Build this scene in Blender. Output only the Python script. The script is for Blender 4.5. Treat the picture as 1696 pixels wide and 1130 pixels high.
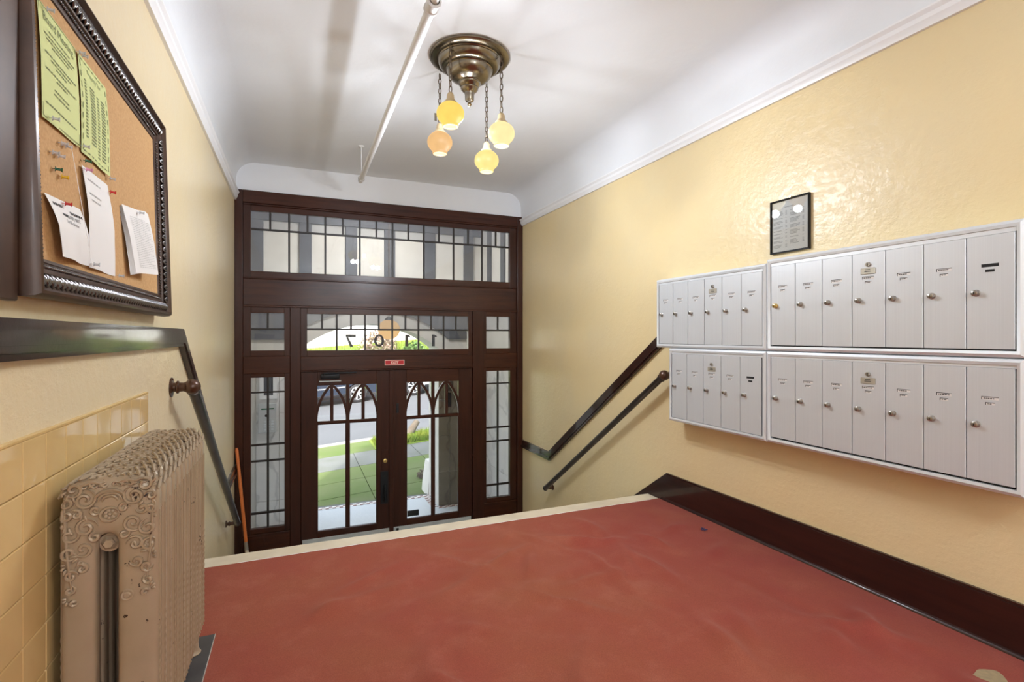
import bpy, bmesh, math, random
from mathutils import Vector, Matrix
random.seed(7)
for o in list(bpy.data.objects): bpy.data.objects.remove(o)
SC = bpy.context.scene
COL = SC.collection
PI = math.pi

# ------------------------------------------------------------------ camera, light, exposure
XL, XR, YD, ZL, HC = -0.54, 2.425, 5.40, -1.20, 2.83     # side walls, door plane, entry floor, ceiling
cd = bpy.data.cameras.new('camera'); cam = bpy.data.objects.new('camera', cd); COL.objects.link(cam)
cam.location = (0, 0, 1.17); cam.rotation_euler = (PI/2, 0, -0.40062)
cd.sensor_width = 36; cd.lens = 36*841.43/1696; cd.shift_y = -7.66/1696; cd.clip_start = 0.02; cd.clip_end = 300
SC.camera = cam
SC.view_settings.view_transform = 'Standard'; SC.view_settings.look = 'None'
SC.view_settings.gamma = 1; SC.view_settings.use_curve_mapping = False
SC.view_settings.exposure = 0.08
wd = bpy.data.worlds.new('sky'); SC.world = wd; wd.use_nodes = True
wn = wd.node_tree.nodes; wl = wd.node_tree.links
sky = wn.new('ShaderNodeTexSky'); sky.sky_type = 'NISHITA'; sky.sun_disc = False
sky.sun_elevation = math.radians(42); sky.sun_rotation = math.radians(215); sky.air_density = 1.0; sky.dust_density = 3.0
hsv = wn.new('ShaderNodeHueSaturation'); hsv.inputs['Saturation'].default_value = 0.45
wl.new(sky.outputs[0], hsv.inputs['Color']); wl.new(hsv.outputs[0], wn['Background'].inputs[0])
wn['Background'].inputs[1].default_value = 0.85
sd = bpy.data.lights.new('sun', 'SUN'); sd.energy = 7.0; sd.angle = math.radians(3); sd.color = (1, .95, .86)
sun = bpy.data.objects.new('sun', sd); COL.objects.link(sun)
sun.location = (-3, -6, 12); sun.rotation_euler = (math.radians(46), 0, math.radians(-28))
HALL_GLOW, PENDANT_GLOW, PORCH_FILL, BULB_WATTS = 78.0, 1.1, 165.0, 19.5

# ------------------------------------------------------------------ materials
def nodes(name):
    m = bpy.data.materials.new(name); m.use_nodes = True
    return m, m.node_tree.nodes, m.node_tree.links, m.node_tree.nodes['Principled BSDF']
def rgb(c): return (c[0], c[1], c[2], 1)
def coords(n, l, scale=(1, 1, 1), kind='Object'):
    t = n.new('ShaderNodeTexCoord'); mp = n.new('ShaderNodeMapping'); mp.inputs['Scale'].default_value = scale
    l.new(t.outputs[kind], mp.inputs[0]); return mp.outputs[0]
def noise(n, l, vec, scale, detail=4, rough=.55):
    t = n.new('ShaderNodeTexNoise'); t.inputs['Scale'].default_value = scale; t.inputs['Detail'].default_value = detail
    t.inputs['Roughness'].default_value = rough; l.new(vec, t.inputs['Vector']); return t.outputs['Fac']
def ramp(n, l, fac, stops):
    r = n.new('ShaderNodeValToRGB'); e = r.color_ramp.elements
    while len(e) < len(stops): e.new(.5)
    for k, (p, c) in enumerate(stops): e[k].position = p; e[k].color = rgb(c) if not isinstance(c, float) else (c, c, c, 1)
    l.new(fac, r.inputs[0]); return r.outputs[0]
def mixc(n, l, fac, a, b):
    m = n.new('ShaderNodeMix'); m.data_type = 'RGBA'
    for sock, v in ((m.inputs[0], fac), (m.inputs[6], a), (m.inputs[7], b)):
        if isinstance(v, (tuple, list)): sock.default_value = rgb(v)
        elif isinstance(v, (int, float)): sock.default_value = v
        else: l.new(v, sock)
    return m.outputs[2]
def bump(n, l, p, h, strength, dist=.01):
    b = n.new('ShaderNodeBump'); b.inputs['Strength'].default_value = strength; b.inputs['Distance'].default_value = dist
    l.new(h, b.inputs['Height']); l.new(b.outputs[0], p.inputs['Normal'])
def mat(name, c, rough=.5, metal=0, c2=None, vs=6, bs=None, bst=.2, bd=.004, scale=(1, 1, 1), coat=0, spec=None, r2=None):
    m, n, l, p = nodes(name)
    p.inputs['Base Color'].default_value = rgb(c); p.inputs['Roughness'].default_value = rough; p.inputs['Metallic'].default_value = metal
    if coat: p.inputs['Coat Weight'].default_value = coat; p.inputs['Coat Roughness'].default_value = .12
    if spec is not None: p.inputs['Specular IOR Level'].default_value = spec
    if c2 or bs: v = coords(n, l, scale)
    if c2:
        f = noise(n, l, v, vs, 5); f2 = ramp(n, l, f, [(.32, 0.0), (.68, 1.0)])
        l.new(mixc(n, l, f2, c, c2), p.inputs['Base Color'])
        if r2 is not None: l.new(ramp(n, l, f, [(.3, float(rough)), (.7, float(r2))]), p.inputs['Roughness'])
    if bs: bump(n, l, p, noise(n, l, v, bs, 5), bst, bd)
    return m
def emis(name, c, s, c2=None):
    m = bpy.data.materials.new(name); m.use_nodes = True; n = m.node_tree.nodes; l = m.node_tree.links
    n.remove(n['Principled BSDF']); e = n.new('ShaderNodeEmission'); e.inputs[0].default_value = rgb(c); e.inputs[1].default_value = s
    l.new(e.outputs[0], n['Material Output'].inputs[0]); return m
M = {}
def plaster(name, c, c2, streak):
    m, n, l, p = nodes(name); v = coords(n, l)
    f = noise(n, l, v, 1.6, 5); base = mixc(n, l, ramp(n, l, f, [(.35, 0.0), (.7, 1.0)]), c, c2)
    f2 = noise(n, l, coords(n, l, (1, 2.2, 7)), 5, 6, .7)
    base = mixc(n, l, ramp(n, l, f2, [(.70, 0.0), (.80, .55)]), base, streak)
    l.new(base, p.inputs['Base Color'])
    p.inputs['Roughness'].default_value = .29; p.inputs['Specular IOR Level'].default_value = .5
    a = n.new('ShaderNodeMath'); a.operation = 'MULTIPLY_ADD'; a.inputs[1].default_value = .35
    l.new(noise(n, l, v, 42, 4, .6), a.inputs[0]); st = n.new('ShaderNodeMath'); st.operation = 'MULTIPLY_ADD'; st.inputs[1].default_value = .16
    l.new(ramp(n, l, noise(n, l, coords(n, l, (1, 6, 12)), 3.2, 6, .7), [(.50, 0.0), (.72, 1.0)]), st.inputs[0]); l.new(noise(n, l, coords(n, l, (1, 1, 1)), 9, 5, .6), st.inputs[2]); l.new(st.outputs[0], a.inputs[2])
    bump(n, l, p, a.outputs[0], .45, .010); return m
M['wall'] = plaster('yellow_plaster', (.80, .64, .355), (.75, .62, .375), (.50, .37, .19))
M['wallL'] = plaster('cream_plaster', (.79, .65, .40), (.75, .63, .42), (.50, .37, .20))
M['white'] = mat('white_ceiling', (.79, .805, .83), .55, c2=(.755, .77, .795), vs=1.2, bs=14, bst=.35, bd=.006)
M['whitetrim'] = mat('white_gloss', (.84, .84, .85), .35)
M['pipe'] = mat('white_pipe', (.80, .80, .80), .4)
def wood(name, a, b, rough, sc, coat=.12):
    m, n, l, p = nodes(name); v = coords(n, l, sc)
    f = noise(n, l, v, 3.0, 7, .62)
    l.new(mixc(n, l, ramp(n, l, f, [(.30, 0.0), (.72, 1.0)]), a, b), p.inputs['Base Color'])
    p.inputs['Roughness'].default_value = rough; p.inputs['Specular IOR Level'].default_value = .26; p.inputs['Coat Weight'].default_value = coat; p.inputs['Coat Roughness'].default_value = .18 if coat < .5 else .07
    bump(n, l, p, noise(n, l, coords(n, l, (1, 1, 1)), 24, 4), .18, .004); return m
M['woodv'] = wood('dark_wood_upright', (.026, .0075, .0042), (.054, .0150, .0072), .30, (9, 9, .8))
M['woodh'] = wood('dark_wood_level', (.030, .0085, .0045), (.066, .0185, .0080), .26, (.8, 9, 9))
M['woody'] = wood('dark_wood_run', (.016, .0055, .0045), (.036, .0105, .0070), .34, (9, .8, 9), .6)
M['rail'] = mat('bronze_rail', (.055, .042, .036), .28, .85, c2=(.09, .075, .07), vs=8)
M['bronze'] = mat('brown_bronze', (.085, .034, .016), .30, .35, c2=(.06, .025, .013), vs=14, coat=.3)
M['lead'] = mat('dark_came', (.016, .011, .009), .40)
M['black'] = mat('black_metal', (.010, .011, .013), .42, .4)
M['slot'] = mat('dark_gap', (.012, .012, .012), .8)
M['marble'] = mat('cream_marble', (.80, .71, .54), .25, c2=(.68, .59, .44), vs=4.5)
M['step'] = mat('pale_step', (.80, .78, .72), .3, c2=(.70, .67, .60), vs=3)
def tile_mat():
    m, n, l, p = nodes('glazed_tile'); oi = n.new('ShaderNodeObjectInfo')
    v = coords(n, l, kind='Object'); f = noise(n, l, v, 9, 3)
    a = mixc(n, l, oi.outputs['Random'], (.74, .54, .25), (.68, .47, .20))
    l.new(mixc(n, l, ramp(n, l, f, [(.3, 0.0), (.75, .35)]), a, (.60, .38, .15)), p.inputs['Base Color'])
    p.inputs['Roughness'].default_value = .06; p.inputs['Specular IOR Level'].default_value = .6
    bump(n, l, p, noise(n, l, v, 5, 2), .03, .004); return m
M['tile'] = tile_mat()
M['grout'] = mat('tile_grout', (.60, .46, .27), .8)
def carpet_mat():
    m, n, l, p = nodes('red_carpet'); v = coords(n, l)
    big = ramp(n, l, noise(n, l, v, 1.5, 5, .6), [(.34, 0.0), (.66, 1.0)])
    c = mixc(n, l, big, (.315, .070, .047), (.315, .095, .050))
    c = mixc(n, l, ramp(n, l, noise(n, l, v, 5, 5, .65), [(.50, 0.0), (.78, .50)]), c, (.44, .155, .100))
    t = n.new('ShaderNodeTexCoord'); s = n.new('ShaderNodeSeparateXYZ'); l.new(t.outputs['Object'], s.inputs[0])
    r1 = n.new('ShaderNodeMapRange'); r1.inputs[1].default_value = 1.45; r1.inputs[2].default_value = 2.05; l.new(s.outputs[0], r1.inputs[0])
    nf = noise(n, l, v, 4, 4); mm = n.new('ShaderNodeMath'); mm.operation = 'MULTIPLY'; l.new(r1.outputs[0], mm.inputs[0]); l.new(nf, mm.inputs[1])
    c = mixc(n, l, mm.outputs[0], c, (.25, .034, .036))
    c = mixc(n, l, ramp(n, l, noise(n, l, v, 260, 2), [(.35, .35), (.65, 0.0)]), c, (.17, .036, .024))
    l.new(c, p.inputs['Base Color']); p.inputs['Roughness'].default_value = .95; p.inputs['Specular IOR Level'].default_value = .1
    p.inputs['Sheen Weight'].default_value = .20; p.inputs['Sheen Roughness'].default_value = .45; p.inputs['Sheen Tint'].default_value = (1, .62, .52, 1)
    
    bump(n, l, p, noise(n, l, v, 320, 3), .25, .0015); return m
M['carpet'] = carpet_mat()
def radiator_mat():
    m, n, l, p = nodes('radiator_paint'); oi = n.new('ShaderNodeObjectInfo'); av = n.new('ShaderNodeVectorMath'); av.operation = 'ADD'; sv = n.new('ShaderNodeVectorMath'); sv.operation = 'SCALE'; sv.inputs[0].default_value = (3, 5, 7); l.new(oi.outputs['Random'], sv.inputs['Scale']); l.new(coords(n, l), av.inputs[0]); l.new(sv.outputs[0], av.inputs[1]); v = av.outputs[0]
    f = ramp(n, l, noise(n, l, v, 6, 4), [(.3, 0.0), (.7, 1.0)])
    c = mixc(n, l, f, (.44, .335, .225), (.38, .285, .185))
    chips = noise(n, l, v, 70, 3, .6); area = noise(n, l, v, 9, 2)
    t = n.new('ShaderNodeMath'); t.operation = 'MULTIPLY'; l.new(chips, t.inputs[0]); l.new(area, t.inputs[1])
    c = mixc(n, l, ramp(n, l, t.outputs[0], [(.405, 0.0), (.418, 1.0)]), c, (.045, .022, .012))
    l.new(c, p.inputs['Base Color']); p.inputs['Roughness'].default_value = .32; p.inputs['Metallic'].default_value = .15
    bump(n, l, p, noise(n, l, v, 60, 3), .12, .003); return m
M['radiator'] = radiator_mat()
M['pad'] = mat('slate_pad', (.055, .052, .052), .45, c2=(.09, .085, .08), vs=9)
M['padedge'] = mat('chipped_edge', (.45, .42, .37), .7)
def alu(name, c, rough):
    m, n, l, p = nodes(name); v = coords(n, l, (60, 160, .6))
    f = noise(n, l, v, 2.0, 3); l.new(mixc(n, l, f, tuple(x*.92 for x in c), tuple(min(1, x*1.06) for x in c)), p.inputs['Base Color'])
    p.inputs['Metallic'].default_value = .35; p.inputs['Roughness'].default_value = rough; return m
M['alu'] = alu('brushed_aluminium_door', (.66, .685, .71), .42)
M['aluframe'] = mat('satin_aluminium_frame', (.75, .785, .82), .38, .35)
M['nickel'] = mat('lock_nickel', (.42, .39, .35), .28, .9)
M['brass'] = mat('lock_brass', (.70, .50, .18), .28, .9)
M['tin'] = mat('tin_plate', (.50, .47, .40), .4, .6)
M['paper'] = mat('white_paper', (.82, .80, .78), .75)
M['paperY'] = mat('yellow_green_paper', (.62, .67, .28), .75)
M['ink'] = mat('black_ink', (.045, .045, .045), .8)
M['inkY'] = mat('grey_ink', (.20, .23, .10), .8)
M['inkL'] = mat('pale_ink', (.42, .41, .40), .8)
M['cork'] = mat('cork', (.60, .36, .16), .85, c2=(.50, .28, .11), vs=130, bs=160, bst=.3, bd=.002)
M['frame'] = mat('dark_frame', (.085, .040, .021), .36, .25, c2=(.045, .022, .013), vs=10, coat=.12)
M['silver'] = mat('pewter_ornament', (.20, .19, .19), .20, .85, c2=(.10, .09, .085), vs=30)
M['lampmetal'] = mat('old_brass', (.30, .26, .20), .24, 1.0, c2=(.20, .165, .12), vs=7)
M['chain'] = mat('dark_chain', (.16, .12, .085), .35, .9)
M['ivory'] = mat('socket_cover', (.55, .42, .24), .35, .3)
M['stucco'] = mat('porch_stucco', (.72, .70, .66), .8, c2=(.64, .62, .58), vs=3, bs=30, bst=.3)
M['timber'] = mat('blue_grey_timber', (.105, .112, .132), .6, c2=(.08, .088, .105), vs=5)
def marble(name, a, b, vein):
    m, n, l, p = nodes(name); v = coords(n, l)
    w = n.new('ShaderNodeTexWave'); w.inputs['Scale'].default_value = 1.1; w.inputs['Distortion'].default_value = 14; w.inputs['Detail'].default_value = 4
    l.new(v, w.inputs['Vector'])
    c = mixc(n, l, ramp(n, l, noise(n, l, v, 2.2, 5), [(.3, 0.0), (.7, 1.0)]), a, b)
    l.new(mixc(n, l, ramp(n, l, w.outputs['Fac'], [(.0, .7), (.07, 0.0)]), c, vein), p.inputs['Base Color'])
    p.inputs['Roughness'].default_value = .3; return m
M['porchmarble'] = marble('grey_marble', (.82, .81, .79), (.74, .73, .72), (.52, .52, .52))
M['brownmarble'] = marble('tan_marble', (.20, .17, .12), (.14, .115, .075), (.08, .06, .035))
M['porchfloor'] = mat('pale_mosaic', (.56, .60, .62), .5, c2=(.48, .53, .56), vs=60)
def border_mat():
    m, n, l, p = nodes('mosaic_border'); v = coords(n, l, (1, 1, 1)); c = n.new('ShaderNodeTexChecker'); c.inputs['Scale'].default_value = 22
    c.inputs[1].default_value = (.66, .64, .60, 1); c.inputs[2].default_value = (.16, .06, .05, 1); l.new(v, c.inputs[0]); l.new(c.outputs[0], p.inputs['Base Color']); return m
M['border'] = border_mat()
M['moss'] = mat('mossy_concrete', (.070, .112, .014), .9, c2=(.105, .130, .040), vs=1.6, bs=40, bst=.3)
M['walk'] = mat('grey_concrete', (.135, .14, .135), .9, c2=(.105, .115, .09), vs=2.2)
M['road'] = mat('asphalt', (.098, .102, .108), .9, c2=(.084, .088, .094), vs=.8)
M['kerb'] = mat('kerb_stone', (.28, .275, .26), .8)
M['lawn'] = mat('spring_lawn', (.10, .17, .012), .9, c2=(.17, .20, .022), vs=1.5)
M['grass'] = mat('grass_blade', (.085, .17, .012), .8, c2=(.18, .19, .02), vs=3)
M['leaf'] = mat('shrub_leaf', (.045, .11, .02), .6, c2=(.09, .16, .03), vs=5)
M['leaf2'] = mat('pale_leaf', (.13, .18, .06), .6, c2=(.21, .18, .10), vs=5)
M['pink'] = mat('pink_blossom', (.36, .22, .20), .7, c2=(.22, .20, .10), vs=5)
M['bark'] = mat('weathered_wood', (.09, .065, .045), .9, c2=(.13, .11, .085), vs=9)
M['house'] = mat('pale_house', (.72, .71, .69), .8)
M['roof'] = mat('grey_roof', (.22, .22, .23), .8)
M['carblue'] = mat('dark_blue_paint', (.018, .030, .052), .22, .3, coat=.8)
M['cargrey'] = mat('silver_paint', (.42, .43, .45), .28, .5, coat=.6)
M['tyre'] = mat('tyre_rubber', (.018, .018, .02), .8)
M['rim'] = mat('wheel_rim', (.72, .72, .74), .25, .8)
M['carglass'] = mat('car_glass', (.03, .035, .04), .06)
M['orange'] = mat('orange_pole', (.62, .16, .035), .35)
M['red'] = mat('sign_red', (.48, .006, .012), .35)
M['signwhite'] = mat('sign_lettering', (.85, .62, .52), .5)
M['kick'] = mat('kick_plate_metal', (.60, .64, .63), .38, .3, c2=(.50, .53, .52), vs=12)
M['device'] = mat('intercom_grey', (.60, .62, .63), .4, .2)
for k, c in dict(pinred=(.55, .02, .02), pingreen=(.02, .12, .06), pinyellow=(.75, .48, .02), pinpink=(.70, .30, .50)).items(): M[k] = mat(k, c, .25)
def glassy(name, tint, rough=.0, ior=1.45, haze=0):
    m = bpy.data.materials.new(name); m.use_nodes = True; n = m.node_tree.nodes; l = m.node_tree.links; n.remove(n['Principled BSDF'])
    t = n.new('ShaderNodeBsdfTransparent'); t.inputs[0].default_value = rgb(tint)
    g = n.new('ShaderNodeBsdfGlossy'); g.inputs['Roughness'].default_value = rough; f = n.new('ShaderNodeFresnel'); f.inputs[0].default_value = ior
    x = n.new('ShaderNodeMixShader'); l.new(f.outputs[0], x.inputs[0]); l.new(t.outputs[0], x.inputs[1]); l.new(g.outputs[0], x.inputs[2])
    out = x.outputs[0]
    if haze:
        d = n.new('ShaderNodeBsdfDiffuse'); d.inputs[0].default_value = (.75, .76, .78, 1); y = n.new('ShaderNodeMixShader'); y.inputs[0].default_value = haze
        l.new(out, y.inputs[1]); l.new(d.outputs[0], y.inputs[2]); out = y.outputs[0]
    l.new(out, n['Material Output'].inputs[0]); return m
M['glass'] = glassy('clear_pane', (.97, .98, .98))
M['haze'] = glassy('seedy_pane', (.86, .88, .90), .03, 1.45, .10)
M['pinclear'] = glassy('clear_plastic', (.92, .92, .92), .05, 1.5, .55)

# ------------------------------------------------------------------ mesh helpers
class B:
    def __init__(s): s.bm = bmesh.new(); s.mi = 0
    def face(s, vs):
        try: f = s.bm.faces.new(vs)
        except ValueError: return None
        f.material_index = s.mi; return f
    def quad(s, *ps): return s.face([s.bm.verts.new(p) for p in ps])
    def box(s, x0, x1, y0, y1, z0, z1, bev=0, seg=2):
        v = [s.bm.verts.new((x, y, z)) for x in (x0, x1) for y in (y0, y1) for z in (z0, z1)]
        fs = [s.face([v[i] for i in q]) for q in ((0, 1, 3, 2), (4, 6, 7, 5), (0, 4, 5, 1), (2, 3, 7, 6), (0, 2, 6, 4), (1, 5, 7, 3))]
        if bev:
            es = list({e for f in fs for e in f.edges})
            bmesh.ops.bevel(s.bm, geom=es, offset=bev, segments=seg, affect='EDGES', profile=.5)
        return s
    def prism(s, pts, axis, c0, c1):
        def mk(p, c): return {'x': (c, p[0], p[1]), 'y': (p[0], c, p[1]), 'z': (p[0], p[1], c)}[axis]
        a = [s.bm.verts.new(mk(p, c0)) for p in pts]; b = [s.bm.verts.new(mk(p, c1)) for p in pts]
        s.face(a); s.face(b[::-1])
        for i in range(len(pts)): s.face([a[i], b[i], b[(i+1) % len(pts)], a[(i+1) % len(pts)]])
        return s
    def tube(s, pts, r, n=8, closed=False, caps=True):
        P = [Vector(p) for p in pts]; R = r if isinstance(r, (list, tuple)) else [r]*len(P); rings = []; nrm = None
        for i, p in enumerate(P):
            if closed: t = P[(i+1) % len(P)]-P[i-1]
            else: t = P[min(i+1, len(P)-1)]-P[max(i-1, 0)]
            t = t.normalized() if t.length > 1e-9 else Vector((0, 0, 1))
            if nrm is None: nrm = t.orthogonal().normalized()
            nrm = (nrm-t*nrm.dot(t)); nrm = nrm.normalized() if nrm.length > 1e-6 else t.orthogonal().normalized()
            bn = t.cross(nrm)
            rings.append([s.bm.verts.new(p+(nrm*math.cos(2*PI*k/n)+bn*math.sin(2*PI*k/n))*R[i]) for k in range(n)])
        m = len(rings)
        for i in range(m if closed else m-1):
            a, b = rings[i], rings[(i+1) % m]
            for k in range(n): s.face([a[k], a[(k+1) % n], b[(k+1) % n], b[k]])
        if caps and not closed: s.face(rings[0][::-1]); s.face(rings[-1])
        return s
    def lathe(s, prof, n=24, o=(0, 0, 0), axis=(0, 0, 1)):
        q = Vector((0, 0, 1)).rotation_difference(Vector(axis)); o = Vector(o); rings = []
        for r, z in prof:
            if r < 1e-5: rings.append([s.bm.verts.new(o+q @ Vector((0, 0, z)))])
            else: rings.append([s.bm.verts.new(o+q @ Vector((r*math.cos(2*PI*k/n), r*math.sin(2*PI*k/n), z))) for k in range(n)])
        for a, b in zip(rings, rings[1:]):
            for k in range(n):
                k2 = (k+1) % n
                if len(a) == 1 and len(b) == 1: break
                if len(a) == 1: s.face([a[0], b[k2], b[k]])
                elif len(b) == 1: s.face([a[k], a[k2], b[0]])
                else: s.face([a[k], a[k2], b[k2], b[k]])
        return s
    def rectframe(s, mp, a0, a1, b0, b1, prof):
        loops = []
        for w, d in prof: loops.append([s.bm.verts.new(mp(*c)) for c in ((a0+w, b0+w, d), (a1-w, b0+w, d), (a1-w, b1-w, d), (a0+w, b1-w, d))])
        for i in range(len(loops)):
            p, q = loops[i], loops[(i+1) % len(loops)]
            for k in range(4): s.face([p[k], p[(k+1) % 4], q[(k+1) % 4], q[k]])
        return s
    def done(s, name, mats, parent=None, smooth=None, off=None, loc=None, **props):
        bmesh.ops.recalc_face_normals(s.bm, faces=s.bm.faces[:])
        me = bpy.data.meshes.new(name); s.bm.to_mesh(me); s.bm.free()
        for m in (mats if isinstance(mats, (list, tuple)) else [mats]): me.materials.append(M[m] if isinstance(m, str) else m)
        if smooth is not None:
            me.shade_smooth(); me.set_sharp_from_angle(angle=math.radians(smooth))
        return link(name, me, parent, loc, **props)
def link(name, me, parent=None, loc=None, world=True, **props):
    o = bpy.data.objects.new(name, me); COL.objects.link(o)
    if loc is not None: o.location = loc
    if parent is not None:
        o.parent = parent
        if world:
            w = Vector(); p = parent
            while p is not None: w += p.location; p = p.parent
            if parent.get('_abs', 0) or parent.type == 'EMPTY': pass
            o.matrix_parent_inverse = Matrix.Translation(-wloc(parent))
    for k, v in props.items(): o[k] = v
    return o
def wloc(o):                        # world position of an unrotated object
    if o.parent is None: return Vector(o.location)
    return wloc(o.parent)+o.matrix_parent_inverse.translation+Vector(o.location)
def thing(name, loc, label=None, cat=None, group=None, kind=None):
    o = bpy.data.objects.new(name, None); COL.objects.link(o); o.location = loc; o.empty_display_size = .05
    tag(o, label, cat, group, kind); return o
def tag(o, label=None, cat=None, group=None, kind=None):
    for k, v in (('label', label), ('category', cat), ('group', group), ('kind', kind)):
        if v: o[k] = v
    return o
def S(o): o['kind'] = 'structure'; return o
def text_mesh(B_, txt, size, mp, align='CENTER', ext=0.0, bold=0.0):
    """adds a line of lettering to the bmesh: mp(u, v) -> xyz"""
    c = bpy.data.curves.new('t', 'FONT'); c.body = txt; c.size = size; c.align_x = align; c.resolution_u = 3; c.offset = bold
    o = bpy.data.objects.new('t', c); COL.objects.link(o)
    dg = bpy.context.evaluated_depsgraph_get(); me = bpy.data.meshes.new_from_object(o.evaluated_get(dg))
    vs = [B_.bm.verts.new(mp(v.co.x, v.co.y)) for v in me.vertices]
    for p in me.polygons: B_.face([vs[i] for i in p.vertices])
    bpy.data.objects.remove(o); bpy.data.curves.remove(c); bpy.data.meshes.remove(me)
def offset_poly(pts, d):
    out = []
    for i, p in enumerate(pts):
        p = Vector(p); ns = []
        if i > 0: t = (p-Vector(pts[i-1])).normalized(); ns.append(Vector((-t.y, t.x)))
        if i < len(pts)-1: t = (Vector(pts[i+1])-p).normalized(); ns.append(Vector((-t.y, t.x)))
        n = sum(ns, Vector((0, 0))).normalized(); out.append(tuple(p+n*(d/max(.3, n.dot(ns[0])))))
    return out

# ================================================================== THE SHELL
YB = -3.2
S(B().box(XL-.16, XR+.16, YB, 2.95, -.16, 0).done('floor', 'step'))
S(B().box(XL-.16, XR+.16, 2.95, 5.52, ZL-.14, ZL).done('floor', 'step'))
wl_ = S(B().box(XL-.16, XL, YB, 5.52, ZL-.14, 2.95).done('wall_left', 'wallL'))
wr_ = S(B().box(XR, XR+.16, YB, 5.52, ZL-.14, 2.95).done('wall_right', 'wall'))
bk = B(); bk.box(XL-.16, .10, YB-.15, YB, -.16, 2.95); bk.box(1.80, XR+.16, YB-.15, YB, -.16, 2.95); bk.box(.10, 1.80, YB-.15, YB, -.16, .70); bk.box(.10, 1.80, YB-.15, YB, 2.45, 2.95)
S(bk.done('wall_back', 'white'))
bw = S(thing('added_window_7', (.10, YB, .70)))  # unseen window added so soft daylight fills the lobby from behind
bk = B(); bk.rectframe(lambda a, c, d: (a, YB-.10+d, c), .10, 1.80, .70, 2.45, [(0, 0), (0, .05), (.05, .05), (.05, 0)]); bk.done('sash', 'whitetrim', bw)
B().box(.925, .975, YB-.09, YB-.06, .75, 2.40).done('muntin', 'whitetrim', bw)
for a_, c_ in ((.15, .925), (.975, 1.75)): B().box(a_, c_, YB-.08, YB-.076, .75, 2.40).done('pane', 'glass', bw)
S(B().box(XL, XR, 5.43, 5.53, 2.55, 2.94).done('wall_front', 'white'))
def cove(x, sgn, r=.17, n=8):
    return [(x+sgn*r*(1-math.cos(t*PI/2/n)), HC-r+r*math.sin(t*PI/2/n)) for t in range(n+1)]
pts = [(XL-.16, 3.02), (XL-.16, 2.96), (XL-.001, 2.95), (XL-.001, 2.50), (XL+.012, 2.50)]+cove(XL+.012, 1)+cove(XR-.012, -1)[::-1]+[(XR-.012, 2.50), (XR+.001, 2.50), (XR+.001, 2.95), (XR+.16, 2.96), (XR+.16, 3.02)]
S(B().prism(pts, 'y', YB-.15, 5.45).done('ceiling', 'white', smooth=35))
B_ = B(); B_.box(XL-.2, XR+.2, YB-.2, 5.6, 3.02, 3.2); S(B_.done('ceiling', 'roof'))
def crown(x, s): return [(x, 2.455), (x+s*.016, 2.455), (x+s*.020, 2.470), (x+s*.030, 2.485), (x+s*.030, 2.505), (x+s*.042, 2.520), (x+s*.042, 2.528), (x, 2.528)]
S(B().prism(crown(XL, 1), 'y', YB, 5.43).done('trim_1', 'whitetrim', smooth=25))
S(B().prism(crown(XR, -1), 'y', YB, 5.43).done('trim_2', 'whitetrim', smooth=25))

# picture rail that follows the stairs: a board and a bead under it
def chair_rail(name, x, s, top):
    r = S(thing(name, (x, top[0][0], top[0][1])))
    bot = offset_poly(top, -.078)
    lo, hi = min(x, x+s*.020), max(x, x+s*.020)
    B().prism(top+bot[::-1], 'x', lo, hi).done('rail_board', 'woody', r)
    b1 = offset_poly(top, -.056); b2 = offset_poly(top, -.070); b3 = offset_poly(top, -.082)
    lo, hi = min(x, x+s*.030), max(x, x+s*.030)
    B().prism(b1+b2[::-1], 'x', lo, hi).done('bead', 'woody', r)
    lo, hi = min(x, x+s*.024), max(x, x+s*.024)
    B().prism(offset_poly(top, -.073)+offset_poly(top, -.086)[::-1], 'x', lo, hi).done('bead', 'woody', r)
chair_rail('trim_3', XL, 1, [(YB, 1.207), (2.985, 1.207), (4.725, -.032), (5.398, -.032)])
chair_rail('trim_4', XR, -1, [(2.80, 1.297), (4.725, -.032), (5.398, -.032)])

# baseboard and stair skirt
def skirt(name, x, s, y0):
    r = S(thing(name, (x, y0, 0)))
    lo, hi = min(x, x+s*.020), max(x, x+s*.020)
    top = [(y0, .190), (2.887, .190), (4.585, ZL+.190), (5.40, ZL+.190)]
    low = [(y0, 0), (2.95, 0), (2.95, -.10), (4.45, ZL), (5.40, ZL)]
    B().prism(top+low[::-1], 'x', lo, hi).done('board', 'woody', r)
    cap = offset_poly(top, .010); lo2, hi2 = min(x, x+s*.014), max(x, x+s*.014)
    B().prism(cap+top[::-1], 'x', lo2, hi2).done('cap', 'woody', r)
    B().prism([(x+s*.020, .002), (x+s*.036, .002), (x+s*.034, .012), (x+s*.028, .020), (x+s*.020, .023)], 'y', y0, 2.93).done('shoe_moulding', 'woody', r, smooth=40)
    return r
skirt('baseboard_right', XR, -1, YB)
skirt('baseboard_left', XL, 1, 2.46)

# glazed wall tiles on the left wall: 4 1/4 inch, recessed grout
TP, TG = .109, .0022
gr = B().box(XL, XL+.004, 2.365-TP*15, 2.365, 0, .949).done('grout', 'grout', wl_)
b = B(); b.box(0, .0075, -TP/2+TG/2, TP/2-TG/2, -TP/2+TG/2, TP/2-TG/2, .0022, 2); b.bm.verts.ensure_lookup_table()
t0 = b.done('tile', 'tile', wl_, loc=(XL+.002, 2.365-TP/2, .949-TP/2)); tm = t0.data
for r_ in range(9):
    for c_ in range(15):
        if r_ == c_ == 0: continue
        link('tile', tm, wl_, loc=(XL+.002, 2.365-TP*(c_+.5), .949-TP*(r_+.5)))
b = B(); b.prism([(XL, .949), (XL+.0095, .949), (XL+.009, .953), (XL+.006, .9555), (XL, .956)], 'y', 2.365-TP*15, 2.366); b.done('tile_cap', 'tile', wl_, smooth=40)

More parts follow.
